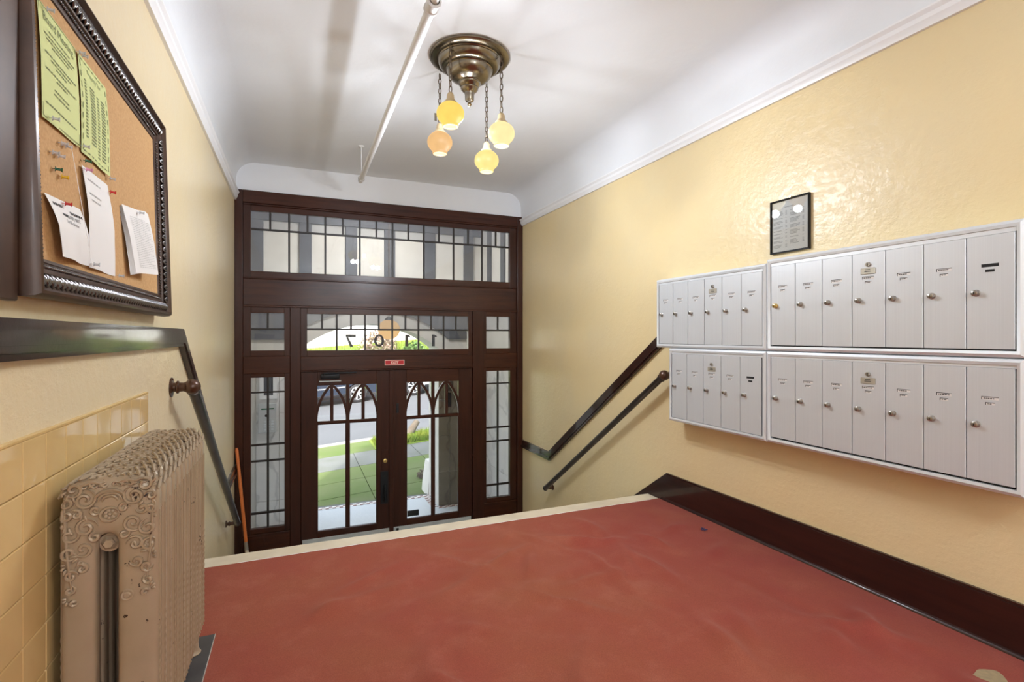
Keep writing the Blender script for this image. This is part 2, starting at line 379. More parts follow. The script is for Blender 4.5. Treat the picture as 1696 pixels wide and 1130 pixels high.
# stairs down to the doors
st = thing('staircase', (XL, 2.95, ZL), 'pale stone steps leading from the carpeted landing down to the doors', 'staircase')
for k in range(1, 7):
    z = ZL*k/7; y = 3.06+.27*(k-1)
    B().box(XL+.021, XR-.021, y-.02, y+.285, z-.04, z, .008).done('tread', 'step', st)
    B().box(XL+.021, XR-.021, y, y+.27, ZL, z-.04).done('riser', 'step', st)
B().box(XL+.021, XR-.021, 2.951, 3.06, ZL, -.035).done('riser', 'step', st)
S(B().box(XL, XR-.021, 2.945, 3.085, -.035, .004, .008).done('trim_5', 'marble'))
B().box(-.28, XR-.10, 2.943, 2.950, .0, .0085).done('carpet_strip', 'whitetrim', bpy.data.objects['trim_5'])

# carpet with soft wrinkles
def carpet():
    b = B(); NX, NY = 150, 260; x0, x1, y0, y1 = XL+.002, XR-.030, YB+.01, 2.944
    rng = random.Random(3)
    W = []
    for k in range(85):
        W.append((rng.uniform(.1, 2.15), rng.uniform(.7, 2.75), rng.uniform(0, PI), rng.uniform(.022, .055), rng.uniform(.07, .22), rng.uniform(.011, .030)*rng.choice((1, 1, -.4))))
    g = []
    for j in range(NY+1):
        y = y0+(y1-y0)*j/NY; row = []
        for i in range(NX+1):
            x = x0+(x1-x0)*i/NX; z = .009
            e = max(0, min(1, (y1-y)/.25, (x1-x)/.3, (x+.22)/.25))
            if y > .3:
                for (cx, cy, a, sw, sl, h) in W:
                    dx, dy = x-cx, y-cy
                    if abs(dx) > .5 or abs(dy) > .5: continue
                    u = dx*math.cos(a)+dy*math.sin(a); v = -dx*math.sin(a)+dy*math.cos(a)
                    z += e*h*math.exp(-(v/sw)**2-(u/sl)**2)
            row.append(b.bm.verts.new((x, y, max(.004, z))))
        g.append(row)
    for j in range(NY):
        for i in range(NX): b.face([g[j][i], g[j][i+1], g[j+1][i+1], g[j+1][i]])
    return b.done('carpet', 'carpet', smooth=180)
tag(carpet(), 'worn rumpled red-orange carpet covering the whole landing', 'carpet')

# ================================================================== ENTRY SCREEN
tr = S(thing('trim_6', (XL, YD, ZL)))
def wd_(name, x0, x1, z0, z1, y0=YD, y1=5.50, m='woodv', bev=.004, parent=None):
    return B().box(x0, x1, y0, y1, z0, z1, bev).done(name, m, parent or tr)
wd_('jamb', XL+.001, -.470, ZL, 2.558); wd_('jamb', 2.355, XR-.001, ZL, 2.558)
wd_('head_casing', -.470, 2.355, 2.440, 2.558, m='woodh')
wd_('head_bead', -.470, 2.355, 2.425, 2.440, YD+.012, 5.50, 'woodh', .003)
wd_('panel_board', -.470, 2.355, 1.470, 1.722, YD+.028, 5.50, 'woodh')
wd_('panel_bead', -.470, 2.355, 1.452, 1.470, YD+.012, 5.50, 'woodh', .003)
wd_('panel_bead', -.470, 2.355, 1.722, 1.734, YD+.018, 5.50, 'woodh', .003)
for x0, x1 in ((-.060, .034), (1.815, 1.948)): wd_('mullion', x0, x1, ZL, 1.452, YD+.010)
wd_('transom_rail', .034, 1.815, .832, .968, YD+.014, 5.50, 'woodh')
wd_('transom_bead', .034, 1.815, .820, .832, YD+.002, 5.50, 'woodh', .003)
for x0, x1 in ((-.470, -.060), (1.948, 2.355)):
    wd_('transom_rail', x0, x1, .812, .978, YD+.018, 5.50, 'woodh')
    wd_('side_panel', x0, x1, ZL, -.738, YD+.020, 5.50, 'woodh')
    wd_('side_bead', x0, x1, -.738, -.722, YD+.006, 5.50, 'woodh', .003)

YG = 5.452                                       # plane of the glass
def window(name, x0, x1, z0, z1, gx0, gx1, gz0, gz1, panes, bars):
    """sash frame + lead cames + one pane per opening"""
    w = S(thing(name, (x0, YD+.02, z0)))
    wx = gx0-x0
    b = B(); b.box(x0, gx0, YD+.026, 5.482, z0, z1, .003); b.done('stile', 'woodv', w)
    b = B(); b.box(gx1, x1, YD+.026, 5.482, z0, z1, .003); b.done('stile', 'woodv', w)
    b = B(); b.box(gx0, gx1, YD+.026, 5.482, gz1, z1, .003); b.done('rail', 'woodh', w)
    b = B(); b.box(gx0, gx1, YD+.026, 5.482, z0, gz0, .003); b.done('rail', 'woodh', w)
    for (a0, a1, c0, c1) in bars: B().box(a0, a1, YG-.011, YG+.011, c0, c1, .003, 1).done('came', 'lead', w)
    for (a0, a1, c0, c1, mt) in panes: B().box(a0, a1, YG-.002, YG+.002, c0, c1).done('pane', mt, w)
    return w
def grid_window(name, box, glass, ncol, zbar, small=2, cw=.018):
    gx0, gx1, gz0, gz1 = glass; P = (gx1-gx0)/ncol; panes, bars = [], []
    bars.append((gx0, gx1, zbar-cw/2, zbar+cw/2))
    for k in range(1, ncol): bars.append((gx0+P*k-cw/2, gx0+P*k+cw/2, gz0, gz1))
    for k in range(ncol):
        panes.append((gx0+P*k, gx0+P*(k+1), gz0, zbar, 'glass'))
        for q in range(small):
            a = gx0+P*k+P*q/small; panes.append((a, a+P/small, zbar, gz1, 'haze'))
            if q: bars.append((a-cw/2, a+cw/2, zbar, gz1))
    return window(name, *box, gx0, gx1, gz0, gz1, panes, bars)
grid_window('window_1', (-.470, 2.355, 1.734, 2.425), (-.404, 2.272, 1.796, 2.372), 8, 2.200)
w2 = grid_window('window_2', (.034, 1.815, .968, 1.452), (.094, 1.768, 1.030, 1.394), 6, 1.240)
grid_window('window_3', (-.470, -.060, .978, 1.452), (-.404, -.113, 1.034, 1.396), 1, 1.240)
grid_window('window_4', (1.948, 2.355, .978, 1.452), (1.983, 2.274, 1.034, 1.396), 1, 1.240)
def sidelight(name, x0, x1, gx0, gx1):
    rows = [(-.676, -.541), (-.521, -.039), (-.023, .117), (.134, .624), (.637, .774)]; xm = (gx0+gx1)/2; panes, bars = [], []
    bars.append((xm-.010, xm+.010, rows[0][0], rows[-1][1]))
    for (a, b_), (c, d) in zip(rows, rows[1:]): bars.append((gx0, gx1, b_-.001, c+.001))
    for (a, b_) in rows:
        panes.append((gx0, xm, a-.008, b_+.008, 'glass')); panes.append((xm, gx1, a-.008, b_+.008, 'glass'))
    panes = [(p[0], p[1], max(p[2], -.676), min(p[3], .774), p[4]) for p in panes]
    window(name, x0, x1, -.722, .812, gx0, gx1, -.676, .774, panes, bars)
sidelight('window_5', -.470, -.060, -.404, -.111)
sidelight('window_6', 1.948, 2.355, 1.983, 2.274)

# house number on the transom glass, read from the street side
def numeral(kind, xc):
    b = B(); z0, z1, y0, y1 = 1.062, 1.190, YG+.0025, YG+.006
    f = lambda p: (xc-p[0]*.128, z0+p[1]*.128)
    if kind == '1': polys = [[(-.13, 0), (.13, 0), (.13, 1), (-.10, 1), (-.30, .88), (-.30, .78), (-.13, .80)]]
    elif kind == '7': polys = [[(-.40, 1), (.40, 1), (.40, .90), (.05, 0), (-.20, 0), (.18, .78), (-.32, .78), (-.36, .70), (-.40, .70)]]
    else:
        n = 28; polys = []
        for k in range(n):
            a, a2 = 2*PI*k/n, 2*PI*(k+1)/n
            polys.append([(.40*math.cos(a), .5+.5*math.sin(a)), (.40*math.cos(a2), .5+.5*math.sin(a2)), (.20*math.cos(a2), .5+.38*math.sin(a2)), (.20*math.cos(a), .5+.38*math.sin(a))])
    for p in polys: b.prism([f(q) for q in p], 'y', y0, y1)
    b.done('numeral', 'black', w2)
for kind, u in (('7', .510), ('0', .795), ('1', 1.085), ('1', 1.375)): numeral(kind, u)

# red EXIT plate
ex = thing('exit_sign', (.95, YD+.014, .872), 'small red EXIT sign plate with pale border above the double doors', 'sign')
b = B(); b.box(.846, 1.050, YD+.008, YD+.0138, .868, .922, .002); b.done('plate', 'red', ex)
b = B(); b.rectframe(lambda a, c, d: (a, YD+.008-d, c), .846, 1.050, .868, .922, [(0, 0), (0, .002), (.006, .002), (.006, 0)]); b.done('border', 'signwhite', ex)
b = B(); text_mesh(b, 'EXIT', .036, lambda u, v: (.948+u*1.08, YD+.0065, .8825+v), bold=.0012); b.done('lettering', 'signwhite', ex)

# the two doors with gothic tracery
def door(name, x0, x1, g0, g1, hinge):
    d = S(thing(name, (x0, YD+.03, ZL+.006))); y0, y1 = YD+.030, YD+.076
    zt, zb, gt, gb = .818, ZL+.006, .676, -.783
    B().box(x0, g0, y0, y1, zb, zt, .003).done('stile', 'woodv', d)
    B().box(g1, x1, y0, y1, zb, zt, .003).done('stile', 'woodv', d)
    B().box(g0, g1, y0, y1, gt, zt, .003).done('top_rail', 'woodh', d)
    B().box(g0, g1, y0, y1, zb, gb, .003).done('bottom_rail', 'woodh', d)
    xm = (g0+g1)/2; mb0, mb1 = .288, .318
    B().box(g0, g1, y0+.008, y1-.008, mb0, mb1, .003).done('muntin', 'woodh', d)
    B().box(xm-.017, xm+.017, y0+.006, y1-.006, gb, gt, .003).done('muntin', 'woodv', d)
    P = []
    P.append([(g0, gb), (xm, gb), (xm, mb0+.01), (g0, mb0+.01)]); P.append([(xm, gb), (g1, gb), (g1, mb0+.01), (xm, mb0+.01)])
    for a0, a1 in ((g0, xm-.017), (xm+.017, g1)):
        xc = (a0+a1)/2; hw = (a1-a0)/2; hh = gt-.008-mb1; r = (hw*hw+hh*hh)/(2*hw); bw = .026; N = 14
        th = math.asin(min(1, hh/r))
        for sgn, xs in ((1, a0), (-1, a1)):
            cx = xs+sgn*r; inn, out = [], []
            for k in range(N+1):
                t = th*k/N
                inn.append((cx-sgn*r*math.cos(t), mb1+r*math.sin(t)))
                q = (cx-sgn*(r+bw)*math.cos(t), mb1+(r+bw)*math.sin(t))
                qx = max(a0, q[0]) if sgn > 0 else min(a1, q[0])
                out.append((qx, min(gt, q[1])))
            b = B(); e = 1e-4
            for k in range(N):
                quad = [inn[k], inn[k+1], out[k+1], out[k]]
                if abs((quad[1][0]-quad[3][0])*(quad[0][1]-quad[2][1])-(quad[0][0]-quad[2][0])*(quad[1][1]-quad[3][1])) < 1e-7: continue
                b.prism(quad, 'y', y0+.008, y1-.008)
            b.done('arch_bar', 'woodv', d)
            P.append(inn+[(xc, gt), (xc, mb1)])
            P.append(out+[(xc, gt), (xs, gt)])
        B().box(xc-.016, xc+.016, y0+.010, y1-.010, mb1, gt, .002, 1).done('muntin', 'woodv', d)
    for p in P:
        q = [p[0]]
        for c in p[1:]:
            if (Vector(c)-Vector(q[-1])).length > .002: q.append(c)
        if (Vector(q[0])-Vector(q[-1])).length < .002: q.pop()
        B().prism(q, 'y', YG-.002, YG+.002).done('pane', 'glass', d)
    # thin glazing bead that catches the light round the big panes
    for a0, a1 in ((g0, xm-.017), (xm+.017, g1)):
        b = B(); b.rectframe(lambda a, c, e: (a, y0+.012-e, c), a0, a1, gb, mb0, [(0, 0), (0, .006), (.006, .002), (.006, 0)]); b.done('glazing_bead', 'woodv', d)
    B().box(x0+.012, x1-.012, y0-.003, y0, zb+.01, -.846, .001).done('kick_plate', 'kick', d)
    return d
d1 = door('door_1', .037, .914, .190, .768, 0)
d2 = door('door_2', .916, 1.812, 1.080, 1.656, 1)
yf = YD+.030
for x0, x1 in ((.034, .052), (1.797, 1.815)): wd_('door_stop', x0, x1, ZL, .82, YD+.078, 5.50)
wd_('door_stop', .034, 1.815, .80, .832, YD+.078, 5.50)
B().box(.034, 1.815, YD+.01, 5.50, ZL, ZL+.005).done('threshold', 'marble', tr)
B().box(.895, .940, yf-.014, yf-.001, ZL+.01, .815, .004).done('astragal', 'woodv', d2)
# door 1: mortise plate with pull, brass cylinder
b = B(); b.box(.806, .884, yf-.004, yf, -.585, -.245, .002); hp = b.done('handle_plate', 'black', d1)
b = B(); b.tube([(.848, yf-.004, -.39), (.848, yf-.030, -.40), (.848, yf-.040, -.45), (.848, yf-.038, -.52), (.848, yf-.022, -.548), (.848, yf-.004, -.552)], [.007, .010, .012, .012, .010, .007], 10); b.done('pull', 'black', hp, smooth=50)
b = B(); b.lathe([(0, 0), (.012, 0), (.012, .004), (0, .005)], 16, (.848, yf-.008, -.297), (0, 1, 0)); b.done('keyhole', 'slot', hp)
b = B(); b.box(.815, .884, yf-.004, yf, -.232, -.02, .002); b.done('lock_plate', 'woodv', d1)
b = B(); b.lathe([(0, -.012), (.013, -.012), (.021, -.008), (.022, 0), (.0, 0)], 20, (.852, yf-.004, -.134), (0, 1, 0)); cy_ = b.done('lock_cylinder', 'brass', d1, smooth=40)
b = B(); b.box(.849, .855, yf-.018, yf-.0155, -.143, -.125); b.done('key_slot', 'slot', cy_)
# door closer
b = B(); b.box(.220, .395, yf-.060, yf, .745, .795, .008); dc = b.done('door_closer', 'black', d1, smooth=40)
b = B(); b.tube([(.245, yf-.072, .786), (.245, yf-.072, .800), (.56, yf-.055, .803)], .008, 8); b.done('closer_arm', 'black', dc)
B().box(.206, .412, yf-.030, yf, .716, .724).done('closer_plate', 'kick', dc)
# door 2: flush bolts and a black strip on the glass
for z0, z1 in ((.36, .46), (-.98, -.86)): B().box(.968, .995, yf-.010, yf, z0, z1, .003).done('flush_bolt', 'black', d2)
b = B(); b.box(1.090, 1.215, YG-.006, YG-.003, -.762, -.700); b.done('black_strip', 'slot', d2)

# ================================================================== MAILBOXES
XF = 2.305
lock_b = B(); lock_b.lathe([(0, -.018), (.0075, -.018), (.0105, -.016), (.0110, -.004), (.0125, -.003), (.0125, 0), (0, 0)], 18, (0, 0, 0), (1, 0, 0)); lock_me = None
def make_mesh(b, name, mats, smooth=None):
    o = b.done(name, mats, smooth=smooth); me = o.data; bpy.data.objects.remove(o); return me
lock_me = make_mesh(lock_b, 'lock', 'nickel', 40)
lockb_me = lock_me.copy(); lockb_me.materials[0] = M['brass']
b = B(); b.box(-.020, -.0176, -.0012, .0012, -.005, .004); key_me = make_mesh(b, 'key_slot', 'slot')
def card(w, h, ink, rng):
    b = B(); b.quad((-.0006, -w/2, -h/2), (-.0006, w/2, -h/2), (-.0006, w/2, h/2), (-.0006, -w/2, h/2))
    b.mi = 1                                                        # recess shade painted as dark strips above and beside the card
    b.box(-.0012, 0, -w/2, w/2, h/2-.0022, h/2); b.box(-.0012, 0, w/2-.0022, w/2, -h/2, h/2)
    y = w/2-.006
    while ink and y > -w/2+.012:
        q = rng.uniform(.004, .009); b.quad((-.0010, y, -h*.22), (-.0010, y-q, -h*.22), (-.0010, y-q, h*.10), (-.0010, y, h*.10)); y -= q+.0016
    return b
rngm = random.Random(11)
def mail_unit(label, y0, y1, z0, z1, ny, dz0, dz1, master, dark=(), brass=()):
    """y0 > y1: doors run from the stairs end towards the hallway"""
    u = thing('mailbox_unit', (XR, (y0+y1)/2, z0), label, 'mailbox', 'aluminium mailbox units on the yellow wall')
    B().box(XF+.012, XR, y1+.004, y0-.004, z0+.004, z1-.004).done('cabinet', 'slot', u)
    b = B(); b.rectframe(lambda a, c, d: (XF-d, a, c), y1, y0, z0, z1, [(0, -.119), (0, -.004), (.003, .004), (.013, .010), (.024, .006), (.024, -.012)])
    b.done('frame', 'aluframe', u, smooth=30)
    B().box(XF-.002, XF+.012, y1+.024, y0-.024, dz1+.001, z1-.0245).done('header_rail', 'aluframe', u)
    n = len(ny)-1
    for k in range(n):
        a, c = ny[k]-.0016, ny[k+1]+.0016
        B_ = B(); B_.box(XF-.004, XF+.008, c, a, dz0, dz1, .0012, 1); d = B_.done('door', 'alu', u)
        h = dz1-dz0; wd = a-c; yl = a-wd*.21; zl = dz0+h*.497; ym = (a+c)/2
        lk = link('lock', lockb_me if k in brass else lock_me, d, loc=(XF-.004, yl, zl))
        link('key_slot', key_me, d, loc=(XF-.004, yl, zl))
        cm = 'slot' if k in dark else 'paper'
        B2 = card(.050, .0115, k not in dark, rngm); B2.done('name_card', [cm, 'ink'], d, loc=(XF-.004, ym, dz0+h*.735))
        B2 = card(.027, .0095, k not in dark, rngm); B2.done('number_card', [cm, 'ink'], d, loc=(XF-.004, ym, dz0+h*.688))
        if k == master:
            b = B(); b.lathe([(0, -.007), (.009, -.007), (.0105, -.003), (.0105, 0), (0, 0)], 18, (XF-.004, ym, dz0+h*.875), (1, 0, 0)); b.done('master_lock', 'nickel', d, smooth=40)
            b = B(); b.box(XF-.0125, XF-.0108, ym-.0016, ym+.0016, dz0+h*.875-.007, dz0+h*.875+.006); b.done('key_slot', 'slot', d)
            b = B(); b.box(XF-.0065, XF-.004, ym-.031, ym+.031, dz0+h*.768+.002, dz0+h*.768+.029, .002, 1)
            for q in range(2): b.mi = 1; b.box(XF-.0072, XF-.0064, ym-.012+q*.002, ym+.014-q*.002, dz0+h*.768+.012+q*.008, dz0+h*.768+.015+q*.008)
            b.done('maker_plate', ['tin', 'ink'], d)
    return u
seq = lambda a, p, n: [a-p*k for k in range(n+1)]
mail_unit('six-door aluminium mailbox unit, upper one at the stairs end', 2.859, 1.9605, 1.094, 1.560, seq(2.833, .141, 6), 1.120, 1.520, 3)
mail_unit('five-door aluminium mailbox unit, lower one at the stairs end', 2.729, 1.9605, .608, 1.092, seq(2.702, .1415, 5), .634, 1.054, 2, dark=(4,))
mail_unit('seven-door aluminium mailbox unit with brass lock, directly under the framed directory', 1.9595, .916, 1.094, 1.578, seq(1.934, .1415, 7), 1.124, 1.536, 3, dark=(6,), brass=(0,))
mail_unit('seven-door aluminium mailbox unit, lower one beneath the brass-lock unit', 1.9595, .916, .610, 1.092, seq(1.934, .1415, 7), .642, 1.056, 3)

# framed directory
fr = thing('framed_directory', (XR, 1.915, 1.62), 'thin black framed resident directory sheet hanging above the mailboxes', 'picture frame')
mp = lambda a, c, d: (XR-.003-d, a, c)
b = B(); b.rectframe(mp, 1.797, 2.030, 1.620, 1.908, [(0, 0), (0, .014), (.004, .016), (.008, .014), (.008, 0)]); b.done('frame', 'black', fr)
b = B(); b.box(XR-.009, XR-.003, 1.803, 2.024, 1.626, 1.902); b.done('sheet', 'paper', fr)
b = B(); xp = XR-.0094
def dash(b, y, z, w, h=.0032): b.quad((xp, y, z), (xp, y-w, z), (xp, y-w, z+h), (xp, y, z+h))
rg = random.Random(5)
dash(b, 1.945, 1.862, .055, .004)
for c0 in (2.012, 1.912):
    z = 1.842
    while z > 1.655:
        for q in range(rg.choice((1, 3, 4, 2))):
            dash(b, c0, z, rg.uniform(.035, .06)); dash(b, c0-.072, z, .010); z -= .0062
        z -= .010
b.done('print', 'inkL', fr)
b = B(); b.box(XR-.0125, XR-.0115, 1.804, 2.023, 1.627, 1.901); b.done('pane', 'glass', fr)
b = B(); b.lathe([(0, 0), (.004, 0), (.004, .006), (.006, .007), (.006, .010), (0, .010)], 10, (XR, 1.912, 1.914), (-1, 0, 0)); b.done('hook', 'brass', fr)

# ---------------------- stair handrails
def handrail(label, x, s, p0, p1):
    xr = x+s*.085; a = Vector((xr, p0[0], p0[1])); e = Vector((xr, p1[0], p1[1]))
    h = thing('handrail', (x, p1[0], p1[1]), label, 'handrail')
    B().tube([a, a.lerp(e, .5), e], .0235, 18).done('rail', 'rail', h, smooth=50)
    for p in (a, e):
        big = p is a; k = 1.0 if big else .62
        b = B(); b.lathe([(0, 0), (.046*k, 0), (.046*k, .005), (.030*k, .007), (.022*k, .010), (.022*k, .020), (.030*k, .024), (.030*k, .030), (.022*k, .034), (.021*k, .050), (.024*k, .058), (0, .06)], 20, (x, p.y, p.z), (s, 0, 0))
        br = b.done('bracket', 'bronze', h, smooth=40)
        for q in (0, 1, 2):
            an = PI/2+q*2*PI/3
            b = B(); b.lathe([(0, 0), (.0045, 0), (.0045, .004), (0, .006)], 8, (x+s*.005, p.y+.037*k*math.cos(an), p.z+.037*k*math.sin(an)), (s, 0, 0)); b.done('screw', 'bronze', br)
        R = .036 if big else .027; n = 10
        b = B(); b.lathe([(R*math.sin(PI*t/n), -R*math.cos(PI*t/n)) for t in range(n+1)], 20, tuple(p)); b.done('ball_end', 'bronze' if big else 'rail', h, smooth=60)
    d = (e-a).normalized(); c = a+d*.030
    b = B(); b.lathe([(.024, 0), (.029, .003), (.029, .010), (.024, .013)], 18, tuple(c), tuple(d)); b.done('collar', 'rail', h, smooth=40)
handrail('bronze handrail pipe on the tiled wall, starting above the radiator', XL, 1, (2.800, .932), (4.78, -.380))
handrail('bronze handrail pipe on the yellow wall, ending beside the mailboxes', XR, -1, (2.826, .900), (4.65, -.383))

# orange broom pole in the corner by the doors
br = thing('broom', (-.385, 5.28, ZL), 'orange broom handle leaning in the corner beside the dark door frame', 'broom')
pa, pb = Vector((-.516, 5.355, .130)), Vector((-.435, 5.30, -.735))
dv = (pb-pa).normalized()
B().tube([pa, pa.lerp(pb, .03), pb], [.010, .0145, .0145], 12).done('handle', 'orange', br, smooth=50)
B().tube([pb, pb+dv*.05, pb+dv*.075], [.017, .017, .019], 12).done('ferrule', 'nickel', br, smooth=50)
pc = pb+dv*.075; pe = pa+dv*((ZL+.10-pa.z)/dv.z)
B().tube([pc, pe], [.016, .016], 12).done('lower_handle', 'marble', br, smooth=50)
B().box(pe.x-.03, pe.x+.11, pe.y-.03, pe.y+.03, ZL, ZL+.13, .01).done('bristle_head', 'bark', br)

# ================================================================== CEILING LIGHT
LX, LY = .945, 2.879
cl = thing('ceiling_light', (LX, LY, HC), 'antique brass ceiling light with four amber glass globes on chains', 'ceiling light')
prof = [(0, 2.83), (.232, 2.83), (.236, 2.824), (.236, 2.816), (.228, 2.810), (.205, 2.803), (.188, 2.806), (.184, 2.800), (.186, 2.795), (.183, 2.788), (.178, 2.776), (.168, 2.765), (.155, 2.758), (.143, 2.757), (.137, 2.756), (.139, 2.751), (.134, 2.747), (.132, 2.736), (.125, 2.719), (.112, 2.703), (.092, 2.691), (.074, 2.684), (.065, 2.680), (.062, 2.676), (.066, 2.671), (.064, 2.664), (.056, 2.655), (.050, 2.648), (.053, 2.643), (.051, 2.636), (.040, 2.624), (.031, 2.616), (.028, 2.606), (.027, 2.575), (.023, 2.568), (.012, 2.565), (.010, 2.556), (.013, 2.550), (.010, 2.543), (.005, 2.538), (.006, 2.532), (0, 2.528)]
B().lathe([(r, z-HC+HC) for r, z in prof], 56, (LX, LY, 0)).done('canopy', 'lampmetal', cl, smooth=28)
def link_mesh():
    b = B(); w, h = .0088, .0150; n = 8; p = []
    for k in range(n):
        a = 2*PI*k/n; p.append((w*math.cos(a), 0, h*math.sin(a)+(.005 if math.sin(a) > .1 else -.005 if math.sin(a) < -.1 else 0)))
    b.tube(p, .0028, 6, closed=True); return make_mesh(b, 'chain_link', 'chain', 60)
lm = link_mesh()
gl_cols = [((1.0, .70, .15), .95), ((1.0, .60, .26), .80), ((1.0, .76, .27), 1.00), ((1.0, .78, .38), 1.05)]
def globe_mat(i, c, s):
    m = bpy.data.materials.new('amber_glass_%d' % i); m.use_nodes = True; n = m.node_tree.nodes; l = m.node_tree.links; p = n['Principled BSDF']
    p.inputs['Base Color'].default_value = (.004, .002, .0004, 1); p.inputs['Roughness'].default_value = .5; p.inputs['Specular IOR Level'].default_value = .06
    g = noise(n, l, coords(n, l, (1, 1, 1), 'Generated'), 2.2, 2)
    l.new(ramp(n, l, g, [(.3, tuple(x*.9 for x in c)), (.7, c)]), p.inputs['Emission Color']); p.inputs['Emission Strength'].default_value = s*PENDANT_GLOW; return m
arms = [(.794, 2.761, (746.4, 194)), (.821, 3.092, (728.5, 229.5)), (1.123, 3.070, (806, 241)), (1.096, 2.746, (830.5, 208))]
gzs = [2.420, 2.380, 2.300, 2.350]
for i, (cx, cy, _) in enumerate(arms):
    gz = gzs[i]; R = .078
    top = 2.806; sock = gz+.120
    n = max(2, round((top-sock)/.032)); stp = (top-sock)/n
    for k in range(n):
        o = link('chain_link', lm, cl, loc=(cx, cy, top-stp*(k+.5))); o.rotation_euler = (0, 0, PI/4+PI/2*(k % 2)); o.scale = (1, 1, stp/.033)
    b = B(); b.lathe([(0, gz+.122), (.006, gz+.122), (.014, gz+.116), (.020, gz+.104), (.022, gz+.084), (.026, gz+.076), (.036, gz+.066), (.038, gz+.058), (0, gz+.058)], 20, (cx, cy, 0)); b.done('socket_cup', 'ivory', cl, smooth=40)
    b = B(); pr = [(.034, gz+.066)]+[(R*math.sin(t), gz+.066*math.cos(t)) for t in [.5+k*.205 for k in range(10)]]+[(.046, gz-.058), (.0445, gz-.061), (.0455, gz-.070), (.041, gz-.074), (.036, gz-.070), (.030, gz-.064), (.0, gz-.060)]
    b.lathe(pr, 32, (cx, cy, 0)); b.done('globe_shade', globe_mat(i, *gl_cols[i]), cl, smooth=40)
def bulb_and_fill(x, y, z, w):
    l_ = bpy.data.lights.new('bulb_and_fill', 'POINT'); l_.energy = w; l_.color = (.92, .98, 1.07); l_.shadow_soft_size = .03
    o = bpy.data.objects.new('bulb_and_fill', l_); COL.objects.link(o); o.location = (x, y, z)
for i in range(4): bulb_and_fill(arms[i][0], arms[i][1], gzs[i]-.101, BULB_WATTS)      # light falling out of each open shade
bulb_and_fill(LX, LY, 2.40, BULB_WATTS*.10)                                             # added fill between the shades to lighten the ceiling; no bulb hangs here
b = B(); b.box(.785, .8, 3.085, 3.087, 2.508, 2.555); b.done('switch_key', 'lampmetal', cl)

# unseen hallway globes: the nearer throws the mailbox shadow, the farther is added fill
def unseen_hall_lamp(label, x, y, zc, glow, R=.13, c=(.90, .97, 1.06)):
    t = thing('unseen_hall_lamp', (x, y, HC), label, 'ceiling light'); top = HC-.002
    B().lathe([(0, top), (.07, top), (.07, top-.02), (.02, top-.035), (0, top-.035)], 24, (x, y, 0)).done('canopy', 'lampmetal', t, smooth=40)
    B().tube([(x, y, top-.03), (x, y, zc+R*.95)], .007, 8).done('rod', 'lampmetal', t, smooth=40)
    B().lathe([(R*math.sin(PI*k/14), zc-R*math.cos(PI*k/14)) for k in range(15)], 28, (x, y, 0)).done('globe', emis('opal_glow', c, glow), t, smooth=60)
unseen_hall_lamp('white opal pendant globe over the hallway facing the mailboxes', 1.35, -.65, 2.28, HALL_GLOW)
unseen_hall_lamp('added opal fill lamp at the far back of the hallway', .50, -2.20, 2.20, HALL_GLOW*.7)

# ================================================================== SPRINKLER PIPE
sp = thing('ceiling_pipe', (.52, 4.62, 2.55), 'white painted sprinkler pipe hanging below the ceiling by a thin rod', 'pipe')
B().tube([(.52, 4.68, 2.55), (.52, 4.665, 2.55), (.52, 2.10, 2.55)], [.020, .022, .022], 18).done('pipe', 'pipe', sp, smooth=50)
b = B(); b.lathe([(.022, 0), (.031, .004), (.031, .016), (.027, .018), (.027, .056), (.031, .058), (.031, .070), (.022, .074)], 20, (.52, 2.115, 2.55), (0, -1, 0)); b.done('coupling', 'pipe', sp, smooth=35)
B().tube([(.52, 2.05, 2.55), (.52, YB+.05, 2.55)], .018, 14).done('pipe', 'pipe', sp, smooth=50)
B().tube([(.52, 4.59, 2.572), (.518, 4.592, HC)], .003, 8).done('hanger_rod', 'pipe', sp)
b = B(); b.tube([(.52+.025*math.sin(t), 4.60, 2.55+.025*math.cos(t)) for t in [2*PI*k/14 for k in range(14)]], .0035, 6, closed=True); b.done('ring_clamp', 'nickel', sp)
b = B(); b.lathe([(0, HC), (.026, HC), (.022, HC-.005), (.006, HC-.010), (0, HC-.010)], 18, (.518, 4.592, 0)); b.done('ceiling_plate', 'pipe', sp, smooth=40)

# ================================================================== RADIATOR
RX, RW, RH0, RH1 = -.4115, .0965, .075, .832          # centre x, half width, bottom, top
RY0, RP, RN = 1.520, .0575, 12
def sd_rbox(x, z, r=.050):
    cx, cz = 0, (RH0+RH1)/2; hx, hz = RW-r, (RH1-RH0)/2-r
    qx, qz = abs(x-cx)-hx, abs(z-cz)-hz
    return math.hypot(max(qx, 0), max(qz, 0))+min(max(qx, qz), 0)-r
def section_loops():
    N = []; sw, z0, z1, xo = .0205, .150, .674, -.008
    for k in range(17): a = PI*k/16; N.append(((sw*math.cos(a), z1+sw*math.sin(a)), (math.cos(a), math.sin(a))))
    for k in range(1, 10): N.append(((-sw, z1+(z0-z1)*k/10), (-1, 0)))
    for k in range(17): a = PI+PI*k/16; N.append(((sw*math.cos(a), z0+sw*math.sin(a)), (math.cos(a), math.sin(a))))
    for k in range(1, 10): N.append(((sw, z0+(z1-z0)*k/10), (1, 0)))
    out = []
    for (p, n) in N:
        p = (p[0]+xo, p[1]); lo, hi = 0, .3
        for _ in range(30):
            t = (lo+hi)/2
            if sd_rbox(p[0]+n[0]*t, p[1]+n[1]*t) < 0: lo = t
            else: hi = t
        out.append((p, (p[0]+n[0]*lo, p[1]+n[1]*lo)))
    return out
SL = section_loops()
